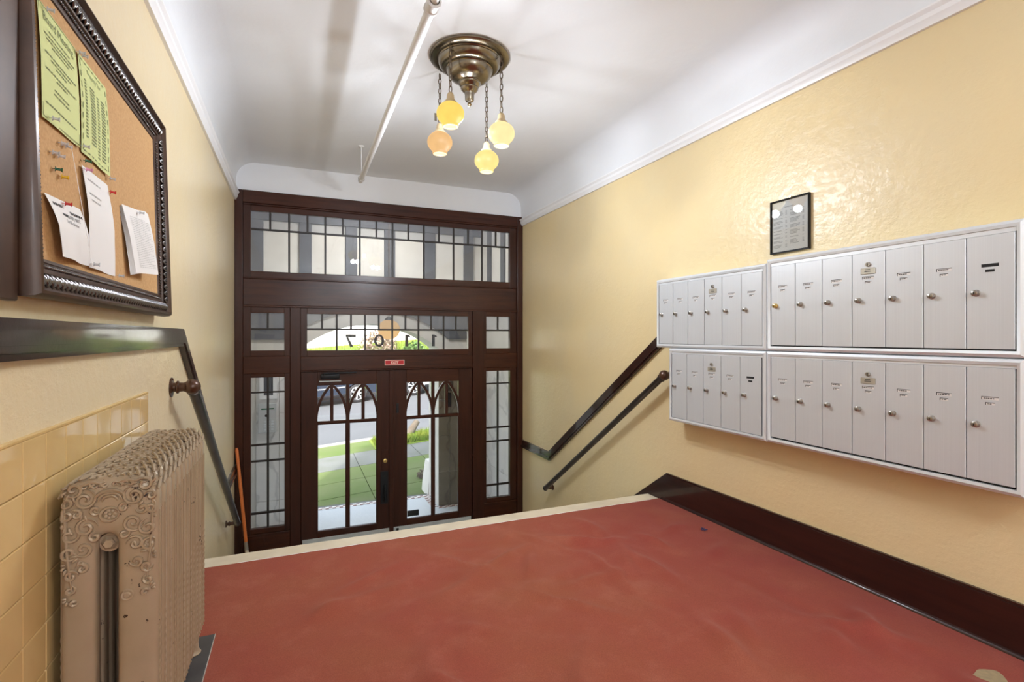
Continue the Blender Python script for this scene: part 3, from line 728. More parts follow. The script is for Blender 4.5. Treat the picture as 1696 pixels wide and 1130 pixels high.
def section(th=.0255):
    b = B(); prof = []
    for k in range(13):                                  # closed cross-section, s 0 (slot) .. 1 (outside)
        a = PI*k/12; prof.append((.5-.5*abs(math.cos(a))**.55*(1 if math.cos(a) > 0 else -1), th*abs(math.sin(a))**.5))
    ring = [(s, h) for s, h in prof]+[(s, -h) for s, h in prof[-2:0:-1]]
    rows = []
    for (p, q) in SL: rows.append([b.bm.verts.new((p[0]+(q[0]-p[0])*s, h, p[1]+(q[1]-p[1])*s)) for s, h in ring])
    for i in range(len(rows)):
        a, c = rows[i], rows[(i+1) % len(rows)]
        for k in range(len(ring)): b.face([a[k], a[(k+1) % len(ring)], c[(k+1) % len(ring)], c[k]])
    # cast ornament over the shoulders and along the crown of the section
    for sg in (-1, 1):
        for k in range(5):
            a = math.radians(22+k*21); cx, cz = sg*(RW-.050), RH1-.050; r = .050
            pts = [(cx+sg*(r+.002)*math.cos(a+u*.16), .026*u, cz+(r+.002)*math.sin(a+u*.16)) for u in (-1, -.5, 0, .5, 1)]
            b.tube(pts, [.002, .0042, .005, .0042, .002], 6)
    for k in range(5):
        x = -.052+k*.026; b.tube([(x+.009*math.cos(t), .013*math.sin(t), RH1+.0006) for t in [PI*q/6*1.5 for q in range(7)]], .0028, 5)
    for sg in (-1, 1):                                    # ribs down the outer edge
        for yy in (-.011, .011):
            b.tube([(sg*(RW-.0004), yy, .74-.0105*k) for k in range(60)], [.0024 if k < 26 else (.0034 if k % 2 else .0016) for k in range(60)], 5)
    return b
sec_me = make_mesh(section(), 'section', 'radiator', 55)
rad = thing('radiator', (RX, RY0+RP*RN/2, .014), 'ornate tan cast-iron radiator with chipped paint standing by the tiled wall', 'radiator')
for k in range(RN): link('section', sec_me, rad, loc=(RX, RY0+RP*k, 0))
# scrollwork cast on the end face
def P_(px, py): return ((px-455)*.00046, .835-(py-310)*.000595)
sc = B(); yfce = -.0268
def stroke(pts, w):
    w *= 2.1; pts = [(max(-RW+.006, min(RW-.006, x)), min(RH1-.008, z)) for x, z in pts]; n = len(pts); sc.tube([(x, yfce, z) for x, z in pts], [max(.0007, w*math.sin(PI*(k+.6)/(n+.2))**.6) for k in range(n)], 6)
def spiral(px, py, r, turns, a0, d, w=.0022):
    cx, cz = P_(px, py); r *= .00058; n = int(16*turns)+4
    stroke([(cx+r*(1-.86*k/n)*math.cos(a0+d*2*PI*turns*k/n), cz+r*(1-.86*k/n)*math.sin(a0+d*2*PI*turns*k/n)) for k in range(n+1)], w)
def fan(px, py, r, a0, a1, m, w=.0018):
    cx, cz = P_(px, py)
    for q in range(m):
        a = a0+(a1-a0)*q/(m-1); R_ = r*.00052
        stroke([(cx+R_*t*math.cos(a+.5*t), cz+R_*t*math.sin(a+.5*t)) for t in (.45, .6, .75, .9, 1.0)], w)
for sg in (-1, 1):
    X = lambda v: 455+sg*v
    spiral(X(105), 395, 42, 1.5, PI/2, sg); spiral(X(150), 352, 34, 1.4, PI, -sg); spiral(X(100), 505, 40, 1.5, 0, -sg)
    spiral(X(165), 530, 36, 1.3, PI/2, sg); spiral(X(110), 590, 34, 1.3, PI, -sg); spiral(X(170), 600, 32, 1.4, 0, sg)
    spiral(X(115), 665, 24, 1.3, PI, sg); spiral(X(160), 690, 24, 1.3, 0, -sg); spiral(X(165), 745, 20, 1.2, PI/2, sg)
    spiral(X(150), 795, 14, 1.1, 0, sg); spiral(X(180), 450, 28, 1.3, PI/2, -sg); spiral(X(62), 545, 22, 1.2, PI/2, -sg)
    spiral(X(60), 440, 22, 1.2, 0, sg); spiral(X(140), 450, 24, 1.2, PI, sg); spiral(X(178), 400, 24, 1.2, PI, -sg)
    for (px, py, r) in ((150, 352, 58), (165, 480, 52), (110, 620, 46), (168, 650, 40), (165, 780, 30), (100, 440, 44)):
        fan(X(px), py, r, (0 if sg > 0 else PI)-.6, (0 if sg > 0 else PI)+1.2, 4)
    stroke([P_(X(20+k*16), 330+6*math.sin(k*1.4)) for k in range(9)], .0018)
    for k in range(6): spiral(X(22+k*22), 342, 11, 1.0, PI*k, sg, .0016)
    stroke([P_(X(188-(k*k)*.4), 380+k*42) for k in range(10)], .0018)
cx, cz = P_(455, 392)
for r, w in ((.031, .0026), (.023, .0022), (.015, .002)): stroke([(cx+r*math.cos(PI*k/14), cz-.010+r*.85*math.sin(PI*k/14)) for k in range(15)], w)
cx, cz = P_(455, 462)
stroke([(cx+.018*math.cos(2*PI*k/18), cz+.016*math.sin(2*PI*k/18)) for k in range(19)], .0022)
for k in range(7): a = 2*PI*k/7; sc.lathe([(0, -.003), (.0042, -.001), (.0042, .001), (0, .002)], 8, (cx+.009*math.cos(a), yfce, cz+.009*math.sin(a)), (0, 1, 0))
sc.lathe([(0, -.004), (.004, -.001), (.004, .001), (0, .002)], 8, (cx, yfce, cz), (0, 1, 0))
me = make_mesh(sc, 'scrollwork', 'radiator', 60); link('scrollwork', me, rad, loc=(RX, RY0, 0))
# nipple hub, hexagon plug, round boss, feet
b = B(); b.lathe([(0, 0), (.0225, 0), (.0225, RP*(RN-1)), (0, RP*(RN-1))], 20, (RX-.008, RY0+.004, .668), (0, 1, 0)); hb = b.done('hub', 'radiator', rad, smooth=40)
b = B(); b.lathe([(0, -.014), (.010, -.014), (.013, -.010), (.013, -.004), (.019, 0), (0, 0)], 6, (RX-.008, RY0+.003, .668), (0, 1, 0)); b.done('hex_plug', 'radiator', hb)
b = B(); b.lathe([(0, 0), (.0205, 0), (.0205, RP*(RN-1)), (0, RP*(RN-1))], 16, (RX, RY0, .150), (0, 1, 0)); b.done('hub', 'radiator', rad, smooth=40)
b = B(); b.lathe([(0, -.006), (.006, -.006), (.008, -.003), (.012, -.004), (.014, 0), (0, 0)], 18, (RX+.034, RY0-.025, .545), (0, 1, 0)); b.done('boss', 'radiator', rad, smooth=50)
for sy in (0, RN-1):
    for sg in (-1, 1):
        b = B(); b.lathe([(0, .016), (.026, .016), (.028, .020), (.024, .024), (.021, .032), (.019, .055), (.022, .085), (.028, .12), (0, .13)], 16, (RX+sg*.062, RY0+RP*sy, 0)); b.done('foot', 'radiator', rad, smooth=50)
pd = thing('radiator_pad', (RX, 1.8, .0), 'flat dark slate board lying under the radiator feet', 'board')
B().box(XL+.012, -.2915, 1.36, 2.266, .0095, .0150, .001, 1).done('board', 'pad', pd)
B().box(-.2925, -.2905, 1.36, 2.267, .0095, .0156).done('chipped_edge', 'padedge', pd)

# small litter on the carpet
b = B(); rr = random.Random(2); pts = [(2.234+.014*math.sin(t*1.9)+rr.uniform(-.004, .004), 2.344+.02*math.cos(t*1.3), .016+.006*rr.random()) for t in range(9)]
b.tube(pts, .003, 5); tag(b.done('lint_scrap', mat('dark_thread', (.04, .03, .09), .9), smooth=60), 'tiny dark purple thread scrap on the red carpet', 'scrap')
b = B(); pts = [(2.165+(.062+.006*math.sin(3*t))*math.cos(t), .955+(.038+.003*math.cos(5*t))*math.sin(t)) for t in [2*PI*k/26 for k in range(26)]]
b.prism(pts, 'z', .005, .0125); tag(b.done('worn_patch', mat('carpet_backing', (.36, .27, .15), .95, c2=(.28, .22, .13), vs=60)), 'small bare beige worn patch in the red carpet', 'patch')

# ================================================================== BULLETIN BOARD
BY0, BY1, BZ0, BZ1 = 1.320, 2.500, 1.252, 2.040
def lean(z): return .022*(BZ1-z)/(BZ1-BZ0)              # hangs out a little at the foot
bd_ = thing('bulletin_board', (XL, (BY0+BY1)/2, BZ0), 'cork bulletin board in an ornate dark frame hanging above the radiator', 'bulletin board')
bmap = lambda a, c, d: (XL+.002+lean(c)+d, a, c)
cork_d = .008
b = B(); b.rectframe(bmap, BY0, BY1, BZ0, BZ1, [(w_*.86, d_) for w_, d_ in [(0, 0), (-.001, .010), (.002, .028), (.008, .038), (.015, .040), (.020, .034), (.023, .024), (.060, .017), (.062, .021), (.070, .021), (.072, .015), (.090, .011), (.092, .013), (.100, .012), (.102, cork_d), (.102, 0)]])
b.done('frame', 'frame', bd_, smooth=35)
b = B(); b.quad(bmap(BY0+.08, BZ0+.08, cork_d), bmap(BY1-.08, BZ0+.08, cork_d), bmap(BY1-.08, BZ1-.08, cork_d), bmap(BY0+.08, BZ1-.08, cork_d)); b.done('cork', 'cork', bd_)
b = B(); n = 8                                            # one carved acanthus leaf, local: u along, v across, d out
for sg in (-1, 1):
    b.tube([(sg*.002, -.014, .006), (sg*.007, -.004, .010), (sg*.009, .006, .010), (sg*.004, .014, .006)], [.002, .0048, .0048, .002], 6)
b.tube([(0, -.016, .006), (0, 0, .012), (0, .016, .006)], [.002, .005, .002], 6)
leaf_me = make_mesh(b, 'leaf', 'silver', 60)
def frame_leaf(a, c, du):
    o = link('leaf', leaf_me, bd_); p = Vector(bmap(a, c, .016))
    ux, uv = (Vector((0, 1, 0)), Vector((0, 0, 1))) if du == 'y' else (Vector((0, 0, 1)), Vector((0, 1, 0)))
    nx = ux.cross(uv); s = 1 if nx.x > 0 else -1
    m = Matrix((ux*s, uv, Vector((1, 0, 0)))).transposed().to_4x4(); m.translation = p
    o.matrix_parent_inverse = Matrix.Translation(-bd_.location); o.matrix_basis = m
k = BY0+.045
while k < BY1-.03: frame_leaf(k, BZ0+.0355, 'y'); frame_leaf(k, BZ1-.0355, 'y'); k += .0255
k = BZ0+.068
while k < BZ1-.06: frame_leaf(BY1-.0355, k, 'z'); frame_leaf(BY0+.0355, k, 'z'); k += .0255
b = B(); k = BY0+.084
def bead(a, c): b.lathe([(0, -.004), (.0035, -.002), (.0042, 0), (.0035, .002), (0, .004)], 6, bmap(a, c, .015), (1, 0, 0))
while k < BY1-.08: bead(k, BZ0+.0695); bead(k, BZ1-.0695); k += .0112
k = BZ0+.09
while k < BZ1-.085: bead(BY1-.0695, k); k += .0112
tag(b.done('bead_row', 'silver', bd_, smooth=60), kind='stuff')
# plain wooden board that starts beside it
b = B(); b.box(XL+.010, XL+.030, .70, 1.314, 1.240, 2.10, .004); tag(b.done('wooden_board', 'frame'), 'plain dark brown wooden board edge next to the ornate bulletin board frame', 'board')

def bx(z, d=0): return XL+.002+lean(z)+cork_d+d
def sheet(name, label, tl, trr, brr, bl, bow, mats, prints=(), texts=(), group=None, layers=1):
    """sheet hung on the cork: four (y, z, distance from cork) corners, slightly bowed"""
    root = thing(name, (bx(bl[1]), bl[0], bl[1]), label, 'paper', group)
    def pos(u, v, e=0):
        a = [tl[i]*(1-u)+trr[i]*u for i in range(3)]; c = [bl[i]*(1-u)+brr[i]*u for i in range(3)]
        q = [a[i]*(1-v)+c[i]*v for i in range(3)]
        return (bx(q[1], q[2]+bow*math.sin(PI*v)*(1 if v < .6 else .8)+bow*.5*math.sin(2*PI*u)*v+e), q[0], q[1])
    for L in range(layers):
        b = B(); N = 8; du = .012*L; off = -.0022*L
        g = [[b.bm.verts.new(Vector(pos(i/N, j/N, off))+Vector((0, -du*.5*(j/N), du*.4*(i/N-.5)))) for i in range(N+1)] for j in range(N+1)]
        for j in range(N):
            for i in range(N): b.face([g[j][i], g[j][i+1], g[j+1][i+1], g[j+1][i]])
        b.done('page', mats[0], root, smooth=180)
    b = B()
    for (u0, u1, v0, v1) in prints:
        b.quad(pos(u0, v0, .0008), pos(u1, v0, .0008), pos(u1, v1, .0008), pos(u0, v1, .0008))
    for (t, s, u, v) in texts:
        W = abs(trr[0]-tl[0]); H = abs(bl[1]-tl[1]); text_mesh(b, t, s, lambda a, c: pos(u+a/W, v-c/H, .0009))
    b.done('print', mats[1], root)
    return root
def lines(rg, spec):
    out = []
    for (v, u0, u1, h) in spec:
        u = u0
        while u < u1: q = min(u1-u, rg.uniform(.03, .10)); out.append((u, u+q, v, v+h)); u += q+.018
    return out
rg = random.Random(4)
body = [(.19+.036*k if k < 1 else .2+.036*k, .5-w/2, .5+w/2, .014) for k, w in enumerate((.55, .80, .70, .45))]+[(.40+.036*k, .5-w/2, .5+w/2, .014) for k, w in enumerate((.82, .55, .30))]+[(.54+.036*k, .5-w/2, .5+w/2, .014) for k, w in enumerate((.82, .30))]+[(.67+.04*k, .5-w/2, .5+w/2, .014) for k, w in enumerate((.40, .45))]+[(.84, .08, .9, .014)]
bt = .0125
border = [(.02, .98, .012, .012+bt/2), (.02, .98, .975, .982), (.02, .03, .012, .98), (.97, .98, .012, .98)]
sheet('notice_sheet', 'yellow-green Board Meeting notice pinned at the top of the cork board', (1.424, 1.914, .004), (1.636, 1.908, .003), (1.638, 1.655, .006), (1.424, 1.652, .006), .003, ('paperY', 'inkY'), lines(rg, body)+border, [('Board Meeting', .0285, .5, .135)])
dashes = [(.06+.125*k, .13+.125*k, v, v+.013) for k in range(7) for v in (.03, .955)]+[(u, u+.018, .06+.105*k, .12+.105*k) for k in range(9) for u in (.04, .93)]
table = [r for k in range(20) for r in ((.14, .20, .21+.034*k, .228+.034*k), (.32, .48, .23+.034*k, .248+.034*k), (.56, .64, .25+.034*k, .264+.034*k), (.72, .86, .235+.034*k, .252+.034*k)) if k < 18 or r[0] > .5]
sheet('notice_sheet', 'yellow-green table sheet with dashed border pinned beside the meeting notice', (1.650, 1.909, .003), (1.860, 1.907, .003), (1.850, 1.643, .010), (1.650, 1.650, .004), .004, ('paperY', 'inkY'), dashes+table, [('Property Tax', .0185, .5, .13)])
sheet('notice_sheet', 'white sheet with bold print lines held by one red pin', (1.426, 1.486, .004), (1.632, 1.496, .003), (1.655, 1.354, .010), (1.465, 1.352, .020), .010, ('paper', 'ink'), lines(rg, [(.10, .10, .36, .045), (.15, .55, .93, .045), (.24, .25, .42, .04)]), [('laundry room!', .0155, .60, .29), ('Scan QR code below', .0105, .50, .385)])
sheet('notice_sheet', 'nearly blank white sheet hung in the middle below the yellow-green sheets', (1.643, 1.614, .006), (1.848, 1.617, .003), (1.886, 1.352, .004), (1.664, 1.352, .008), .008, ('paper', 'inkL'), lines(rg, [(.10, .12, .62, .014), (.24, .10, .55, .014), (.30, .15, .5, .014)]))
sheet('paper_bundle', 'thick bundle of white printed pages hanging from one clear pin', (1.966, 1.590, .006), (2.170, 1.605, .030), (2.215, 1.395, .046), (2.030, 1.380, .022), .004, ('paper', 'inkL'), lines(rg, [(.14+.028*k, .18, .22+.70*(1 if k % 6 else .8), .006) for k in range(28)]), layers=5)

pn = 0
def pin(m, y, z, d, label, dirv=(1, .35, -.05), s=1.0):
    b = B(); r = .0055*s
    b.lathe([(0, .004), (.0007, .004), (.0007, .009), (r, .009), (r, .0105), (r*.55, .012), (r*.55, .019), (r*.95, .0215), (r*.95, .0225), (0, .023)], 12, (0, 0, 0), dirv)
    o = b.done('push_pin', m, smooth=40, loc=(bx(z, d-.004), y, z)); tag(o, label, 'push pin', 'push pins on the cork board')
for a in [
    ('pinclear', 1.451, 1.905, .006, 'clear push pin at the top corner of the Board Meeting notice'),
    ('pinclear', 1.633, 1.902, .006, 'clear push pin between the two yellow-green sheets at their top'),
    ('pinclear', 1.655, 1.904, .005, 'clear push pin at the top of the dashed-border sheet'),
    ('pinclear', 1.453, 1.662, .008, 'clear push pin at the lower corner of the Board Meeting notice'),
    ('pinclear', 1.634, 1.662, .008, 'clear push pin at the lower inner corner of the Board Meeting notice'),
    ('pingreen', 1.660, 1.632, .003, 'dark green push pin under the dashed-border sheet'),
    ('pinclear', 1.852, 1.640, .003, 'clear push pin at the lower corner of the dashed-border sheet'),
    ('pinclear', 1.520, 1.628, .000, 'clear push pin stuck in bare cork beside the hanging string', ),
    ('pinclear', 1.545, 1.630, .000, 'clear push pin that holds the hanging string'),
    ('pinclear', 1.470, 1.590, .000, 'clear push pin in bare cork above the green and yellow pins'),
    ('pinclear', 1.500, 1.592, .000, 'clear push pin in bare cork, the closer one to the hanging string'),
    ('pingreen', 1.482, 1.556, .000, 'green push pin in bare cork next to a yellow pin'),
    ('pinyellow', 1.516, 1.548, .000, 'yellow push pin in bare cork'),
    ('pinpink', 1.648, 1.606, .008, 'pink push pin holding the blank white sheet'),
    ('pinred', 1.852, 1.600, .003, 'red push pin at the top corner of the blank sheet'),
    ('pinred', 1.512, 1.484, .006, 'red push pin holding the sheet with bold print'),
    ('pinclear', 2.075, 1.590, .022, 'clear push pin holding the bundle of pages'),
    ('pinclear', 1.670, 1.362, .010, 'clear push pin at the foot of the blank sheet, next to the string'),
    ('pinclear', 1.885, 1.355, .008, 'clear push pin at the foot of the blank sheet, towards the page bundle')]: pin(*a)
b = B(); b.tube([(bx(1.63, .016), 1.548, 1.630), (bx(1.5, .022), 1.585, 1.49), (bx(1.34, .030), 1.612, 1.345)], .0007, 5)
tag(b.done('string', 'paper', smooth=60), 'thin pale string hanging down across the cork board', 'string')

# ================================================================== PORCH
PY0, PY1 = 6.95, 7.50                                    # front wall of the porch: inner and outer face
OX0, OX1 = .02, 1.825                                    # opening
S(B().box(-.75, 2.65, 5.50, PY1+.02, ZL-.16, ZL-.006).done('floor_porch', 'porchfloor'))
fp = bpy.data.objects['floor_porch']
for q in ((OX0-.02, OX1+.02, PY1-.09, PY1), (OX1-.02, 2.46, PY0-.10, PY0-.015), (-.55, OX0+.02, PY0-.10, PY0-.015), (OX1-.10, OX1-.015, PY0-.015, PY1-.09), (OX0+.015, OX0+.10, PY0-.015, PY1-.09)):
    B().box(q[0], q[1], q[2], q[3], ZL-.006, ZL-.003).done('mosaic_border', 'border', fp)
wpl = S(B().box(-.75, -.56, 5.53, PY1, ZL, 3.0).done('wall_porch_left', 'stucco'))
wpr = S(B().box(2.47, 2.65, 5.53, PY1, ZL, 3.0).done('wall_porch_right', 'stucco'))
S(B().box(-.75, 2.65, 5.56, PY1+.3, 2.86, 3.0).done('ceiling_porch', 'stucco'))
# arch wall: polygon with a segmental arch cut from below
xa = (OX0+OX1)/2; hw = (OX1-OX0)/2; zs, rise = 1.00, .33; R = (hw*hw+rise*rise)/(2*rise)
arc = [(xa-hw*math.cos(PI*k/18), zs+math.sqrt(max(0, R*R-(hw*math.cos(PI*k/18))**2))-(R-rise)) for k in range(19)]
pts = [(-.56, ZL), (OX0, ZL)]+arc+[(OX1, ZL), (2.47, ZL), (2.47, 2.86), (-.56, 2.86)]
wpf = S(B().prism(pts, 'y', PY0, PY1).done('wall_porch_front', 'stucco'))
# half timbering above the arch
for x in (-.45, .10, .655, 1.15, 1.70, 2.26): B().box(x-.072, x+.072, PY0-.03, PY0, 1.72, 2.86, .004).done('timber', 'timber', wpf)
B().box(-.56, 2.47, PY0-.045, PY0, 2.60, 2.80, .004).done('timber', 'timber', wpf)
B().box(-.56, 2.47, PY0-.045, PY0, 1.60, 1.74, .004).done('timber', 'timber', wpf)
R2 = R+.19; zc2 = zs+rise-R
xs2 = [xa+1.30*(k/20-1) for k in range(41)]; cur = [(x, max(1.13, zc2+math.sqrt(max(0, R2*R2-(x-xa)**2)))) for x in xs2]
B().prism([(-.56, 1.72), (-.56, 1.13)]+cur+[(2.47, 1.13), (2.47, 1.72)], 'y', PY0-.03, PY0).done('arch_timber', 'timber', wpf)
for y in (6.1, 6.6): B().box(2.44, 2.47, y-.06, y+.06, 1.5, 2.86, .004).done('timber', 'timber', wpr)
# marble wall panels, one slab each
def slabs(par, mt, rects, axis, c0, c1):
    for (a0, a1, z0, z1) in rects:
        b = B(); g = .002
        if axis == 'y': b.box(a0+g, a1-g, c0, c1, z0+g, z1-g, .002, 1)
        else: b.box(c0, c1, a0+g, a1-g, z0+g, z1-g, .002, 1)
        b.done('marble_slab', mt, par)
slabs(wpf, 'porchmarble', [(-.46, -.20, ZL, -.86), (-.46, -.20, -.86, .95), (-.20, OX0, ZL, -.86), (-.20, OX0, -.86, -.32), (-.20, OX0, -.32, .22), (-.20, OX0, .22, .95)], 'y', PY0-.014, PY0)
slabs(wpf, 'brownmarble', [(OX1, 1.985, ZL, -.73), (OX1, 1.985, -.73, -.22), (OX1, 1.985, -.22, .28), (OX1, 1.985, .28, .95), (1.985, 2.45, ZL, -.73), (1.985, 2.45, -.73, .95)], 'y', PY0-.014, PY0)
slabs(wpr, 'porchmarble', [(5.56, 6.02, ZL, -.6), (6.02, 6.48, ZL, -.6), (6.48, 6.93, ZL, -.6), (5.56, 6.02, -.6, .95), (6.02, 6.48, -.6, .95), (6.48, 6.93, -.6, .95)], 'x', 2.456, 2.47)
slabs(wpl, 'porchmarble', [(5.56, 6.25, ZL, .95), (6.25, 6.93, ZL, .95)], 'x', -.56, -.546)
# intercom, directory frame and a small dark lamp box
it = thing('intercom', (-.32, PY0-.014, -.05), 'grey metal intercom panel on the marble beside the porch opening', 'intercom')
B().box(-.435, -.235, PY0-.060, PY0-.014, -.010, .345, .006).done('case', 'device', it)
B().box(-.40, -.26, PY0-.063, PY0-.060, .275, .29).done('display', 'pingreen', it)
b = B(); b.lathe([(0, 0), (.016, 0), (.016, .004), (0, .004)], 14, (-.345, PY0-.06, .20), (0, -1, 0)); b.done('camera_eye', 'slot', it)
for r in range(4):
    for c in range(3): B().box(-.375+c*.042, -.345+c*.042, PY0-.064, PY0-.060, .02+r*.032, .042+r*.032, .002, 1).done('button', 'aluframe', it)
nf = thing('notice_case', (-.32, PY0-.014, .38), 'white framed notice case above the intercom in the porch', 'notice case')
b = B(); b.rectframe(lambda a, c, d: (a, PY0-.014-d, c), -.42, -.225, .40, .93, [(0, 0), (0, .03), (.045, .03), (.045, .012), (.045, 0)]); b.done('frame', 'whitetrim', nf)
B().box(-.38, -.265, PY0-.024, PY0-.015, .44, .89).done('panel', 'timber', nf)
db = thing('doorbell_box', (1.95, PY0-.014, .3), 'small dark metal box fixed to the tan marble pier', 'box')
B().box(1.905, 2.02, PY0-.08, PY0-.014, .40, .54, .008).done('case', 'black', db); B().box(1.925, 2.0, PY0-.045, PY0-.014, .18, .38, .006).done('lower_case', 'black', db)
# unseen lamp added on the porch ceiling to brighten stucco and marble
pf = thing('porch_fill_lamp', (.92, 5.76, 2.86), 'unseen opal fill lamp added on the porch ceiling', 'ceiling light')
B().lathe([(0, 2.858), (.15, 2.858), (.15, 2.845), (0, 2.845)], 24, (.92, 5.76, 0)).done('base', 'black', pf)
B().lathe([(.14*math.cos(PI/2*k/8), 2.844-.09*math.sin(PI/2*k/8)) for k in range(9)], 24, (.92, 5.76, 0)).done('fill_bowl', emis('porch_fill_glow', (1, .97, .93), PORCH_FILL), pf, smooth=60)
# porch pendant
px_, py_ = 1.06, 6.45
pl_ = thing('porch_pendant', (px_, py_, 2.86), 'amber globe pendant lamp hanging on a chain in the porch', 'pendant lamp')
b = B(); Rg = .135; zc = 1.255
b.lathe([(Rg*math.sin(PI*k/16), zc-Rg*.93*math.cos(PI*k/16)) for k in range(17)], 28, (px_, py_, 0)); b.done('globe', emis('porch_glow', (1.0, .62, .28), .85), pl_, smooth=60)
b = B(); b.lathe([(0, zc+.16), (.02, zc+.16), (.05, zc+.13), (.055, zc+.115), (0, zc+.115)], 20, (px_, py_, 0)); b.done('cap', 'black', pl_, smooth=40)
n = int((2.86-zc-.16)/.034)
for k in range(n):
    o = link('chain_link', lm, pl_, loc=(px_, py_, zc+.16+.034*(k+.5))); o.rotation_euler = (0, 0, PI/2*(k % 2)); o.scale = (1, 1, 1.05)

# ================================================================== STREET (it climbs to the right)
GS = .08
def gz(x): return -1.365+GS*(x-.3)
def strip(b, x0, x1, y0, y1, dz=0, th=.12, dz1=None):
    d1 = dz if dz1 is None else dz1
    v = [b.bm.verts.new(p) for p in ((x0, y0, gz(x0)+dz), (x1, y0, gz(x1)+dz), (x1, y1, gz(x1)+d1), (x0, y1, gz(x0)+d1), (x0, y0, gz(x0)+dz-th), (x1, y0, gz(x1)+dz-th), (x1, y1, gz(x1)+d1-th), (x0, y1, gz(x0)+d1-th))]
    for q in ((0, 1, 2, 3), (7, 6, 5, 4), (0, 4, 5, 1), (1, 5, 6, 2), (2, 6, 7, 3), (3, 7, 4, 0)): b.face([v[i] for i in q])
    return b
b = B(); b.box(-6, 8, PY1+.02, PY1+.10, ZL-.35, ZL-.012); S(b.done('trim_7', 'walk'))
b = B(); strip(b, -14, 22, 7.5, 12.6, -.03); fs_ = S(b.done('floor_sidewalk', 'slot'))
for (ys, m) in (((7.6, 8.35), 'moss'), ((8.36, 9.2), 'moss'), ((9.21, 10.05), 'moss'), ((10.06, 11.2), 'walk')):
    x = -6.1
    while x < 12:
        b = B(); strip(b, x+.006, x+1.194, ys[0]+.004, ys[1]-.004, 0, .03); b.done('slab', m, fs_); x += 1.2
b = B(); strip(b, -14, 1.55, 11.2, 12.25, .0, .04); S(b.done('floor_apron', 'moss'))
b = B(); strip(b, 1.55, 22, 11.2, 12.25, .01, .04); S(b.done('ground_verge', 'lawn'))
b = B(); strip(b, -16, 26, 12.25, 12.45, .02, .2); S(b.done('trim_8', 'kerb'))
b = B(); strip(b, -24, 40, 12.45, 21.6, -.09, .1); S(b.done('floor_road', 'road'))
b = B(); strip(b, -24, 40, 21.6, 21.85, .05, .2); S(b.done('trim_9', 'kerb'))
b = B(); strip(b, -26, 44, 21.85, 24.2, .05, .1, .15); strip(b, -26, 44, 24.2, 29, .15, .1, 1.87); strip(b, -30, 60, 29, 60, 1.87, .1, 1.9); S(b.done('ground_bank', 'lawn'))
# outer flared pier foot
b = B(); n = 10
prof = [(.17*math.cos(PI*k/n/2)+.02, .60*k/n) for k in range(n+1)]
b.prism([(OX1-.02+(.07-p[0]*.35), ZL-.16+p[1]*1.0) for p in prof]+[(2.3, ZL+.44), (2.3, ZL-.16)], 'y', PY1+.02, PY1+.42); S(b.done('wall_buttress', 'stucco'))
# verge planting
def blades(name, x0, x1, y0, y1, n, h, mt, seed, zf):
    b = B(); r = random.Random(seed)
    for _ in range(n):
        x, y = r.uniform(x0, x1), r.uniform(y0, y1); z = zf(x, y); a = r.uniform(0, 2*PI); w = .012; hh = h*r.uniform(.5, 1.2); lx, ly = r.uniform(-.06, .06), r.uniform(-.06, .06)
        dx, dy = w*math.cos(a), w*math.sin(a)
        b.face([b.bm.verts.new(p) for p in ((x-dx, y-dy, z), (x+dx, y+dy, z), (x+lx, y+ly, z+hh))])
    return b.done(name, mt)
tag(blades('verge_grass', 1.6, 6, 11.25, 12.2, 9000, .13, 'grass', 1, lambda x, y: gz(x)), 'bright green grass on the verge by the kerb', 'grass', kind='stuff')
tag(blades('bank_grass', -12, 18, 24.2, 29, 16000, .28, 'grass', 2, lambda x, y: gz(x)+.15+(y-24.2)*.358), 'sunlit long grass on the bank across the street', 'grass', kind='stuff')
lg = thing('log', (2.45, 12.0, gz(2.45)), 'short weathered log standing at a slant on the verge', 'log')
B().tube([(2.38, 11.95, gz(2.4)-.02), (2.52, 12.05, gz(2.4)+.16), (2.66, 12.1, gz(2.4)+.34)], [.11, .09, .07], 10).done('trunk', 'bark', lg, smooth=50)
rr = random.Random(9)
def foliage(name, label, c, rad, n, size, mt, seed, trunk=None, group=None, cat='shrub'):
    t = thing(name, (c[0], c[1], c[2]-rad[2]), label, cat, group); r = random.Random(seed); b = B()
    for _ in range(n):
        d = Vector((r.gauss(0, 1), r.gauss(0, 1), r.gauss(0, 1))).normalized()*r.uniform(.55, 1.05)
        p = Vector((c[0]+d.x*rad[0], c[1]+d.y*rad[1], c[2]+d.z*rad[2])); a = Vector((r.gauss(0, 1), r.gauss(0, 1), r.gauss(0, 1))).normalized(); e = a.orthogonal().normalized(); s = size*r.uniform(.6, 1.3)
        b.quad(p-a*s, p+e*s*.45, p+a*s, p-e*s*.45)
    b.done('foliage', mt, t)
    b = B(); b.tube([(c[0], c[1], c[2]-rad[2]-.1), (c[0]+.05, c[1], c[2])], [.05, .02], 6); b.done('stem', 'bark', t)
    return t
zb = lambda x, y: gz(x)+.15+(y-24.2)*.358
foliage('leaf_pile', 'small clump of brown dead leaves by the porch pier outside', (2.02, 8.55, gz(2.0)+.05), (.14, .16, .07), 160, .035, 'bark', 3, cat='leaves')
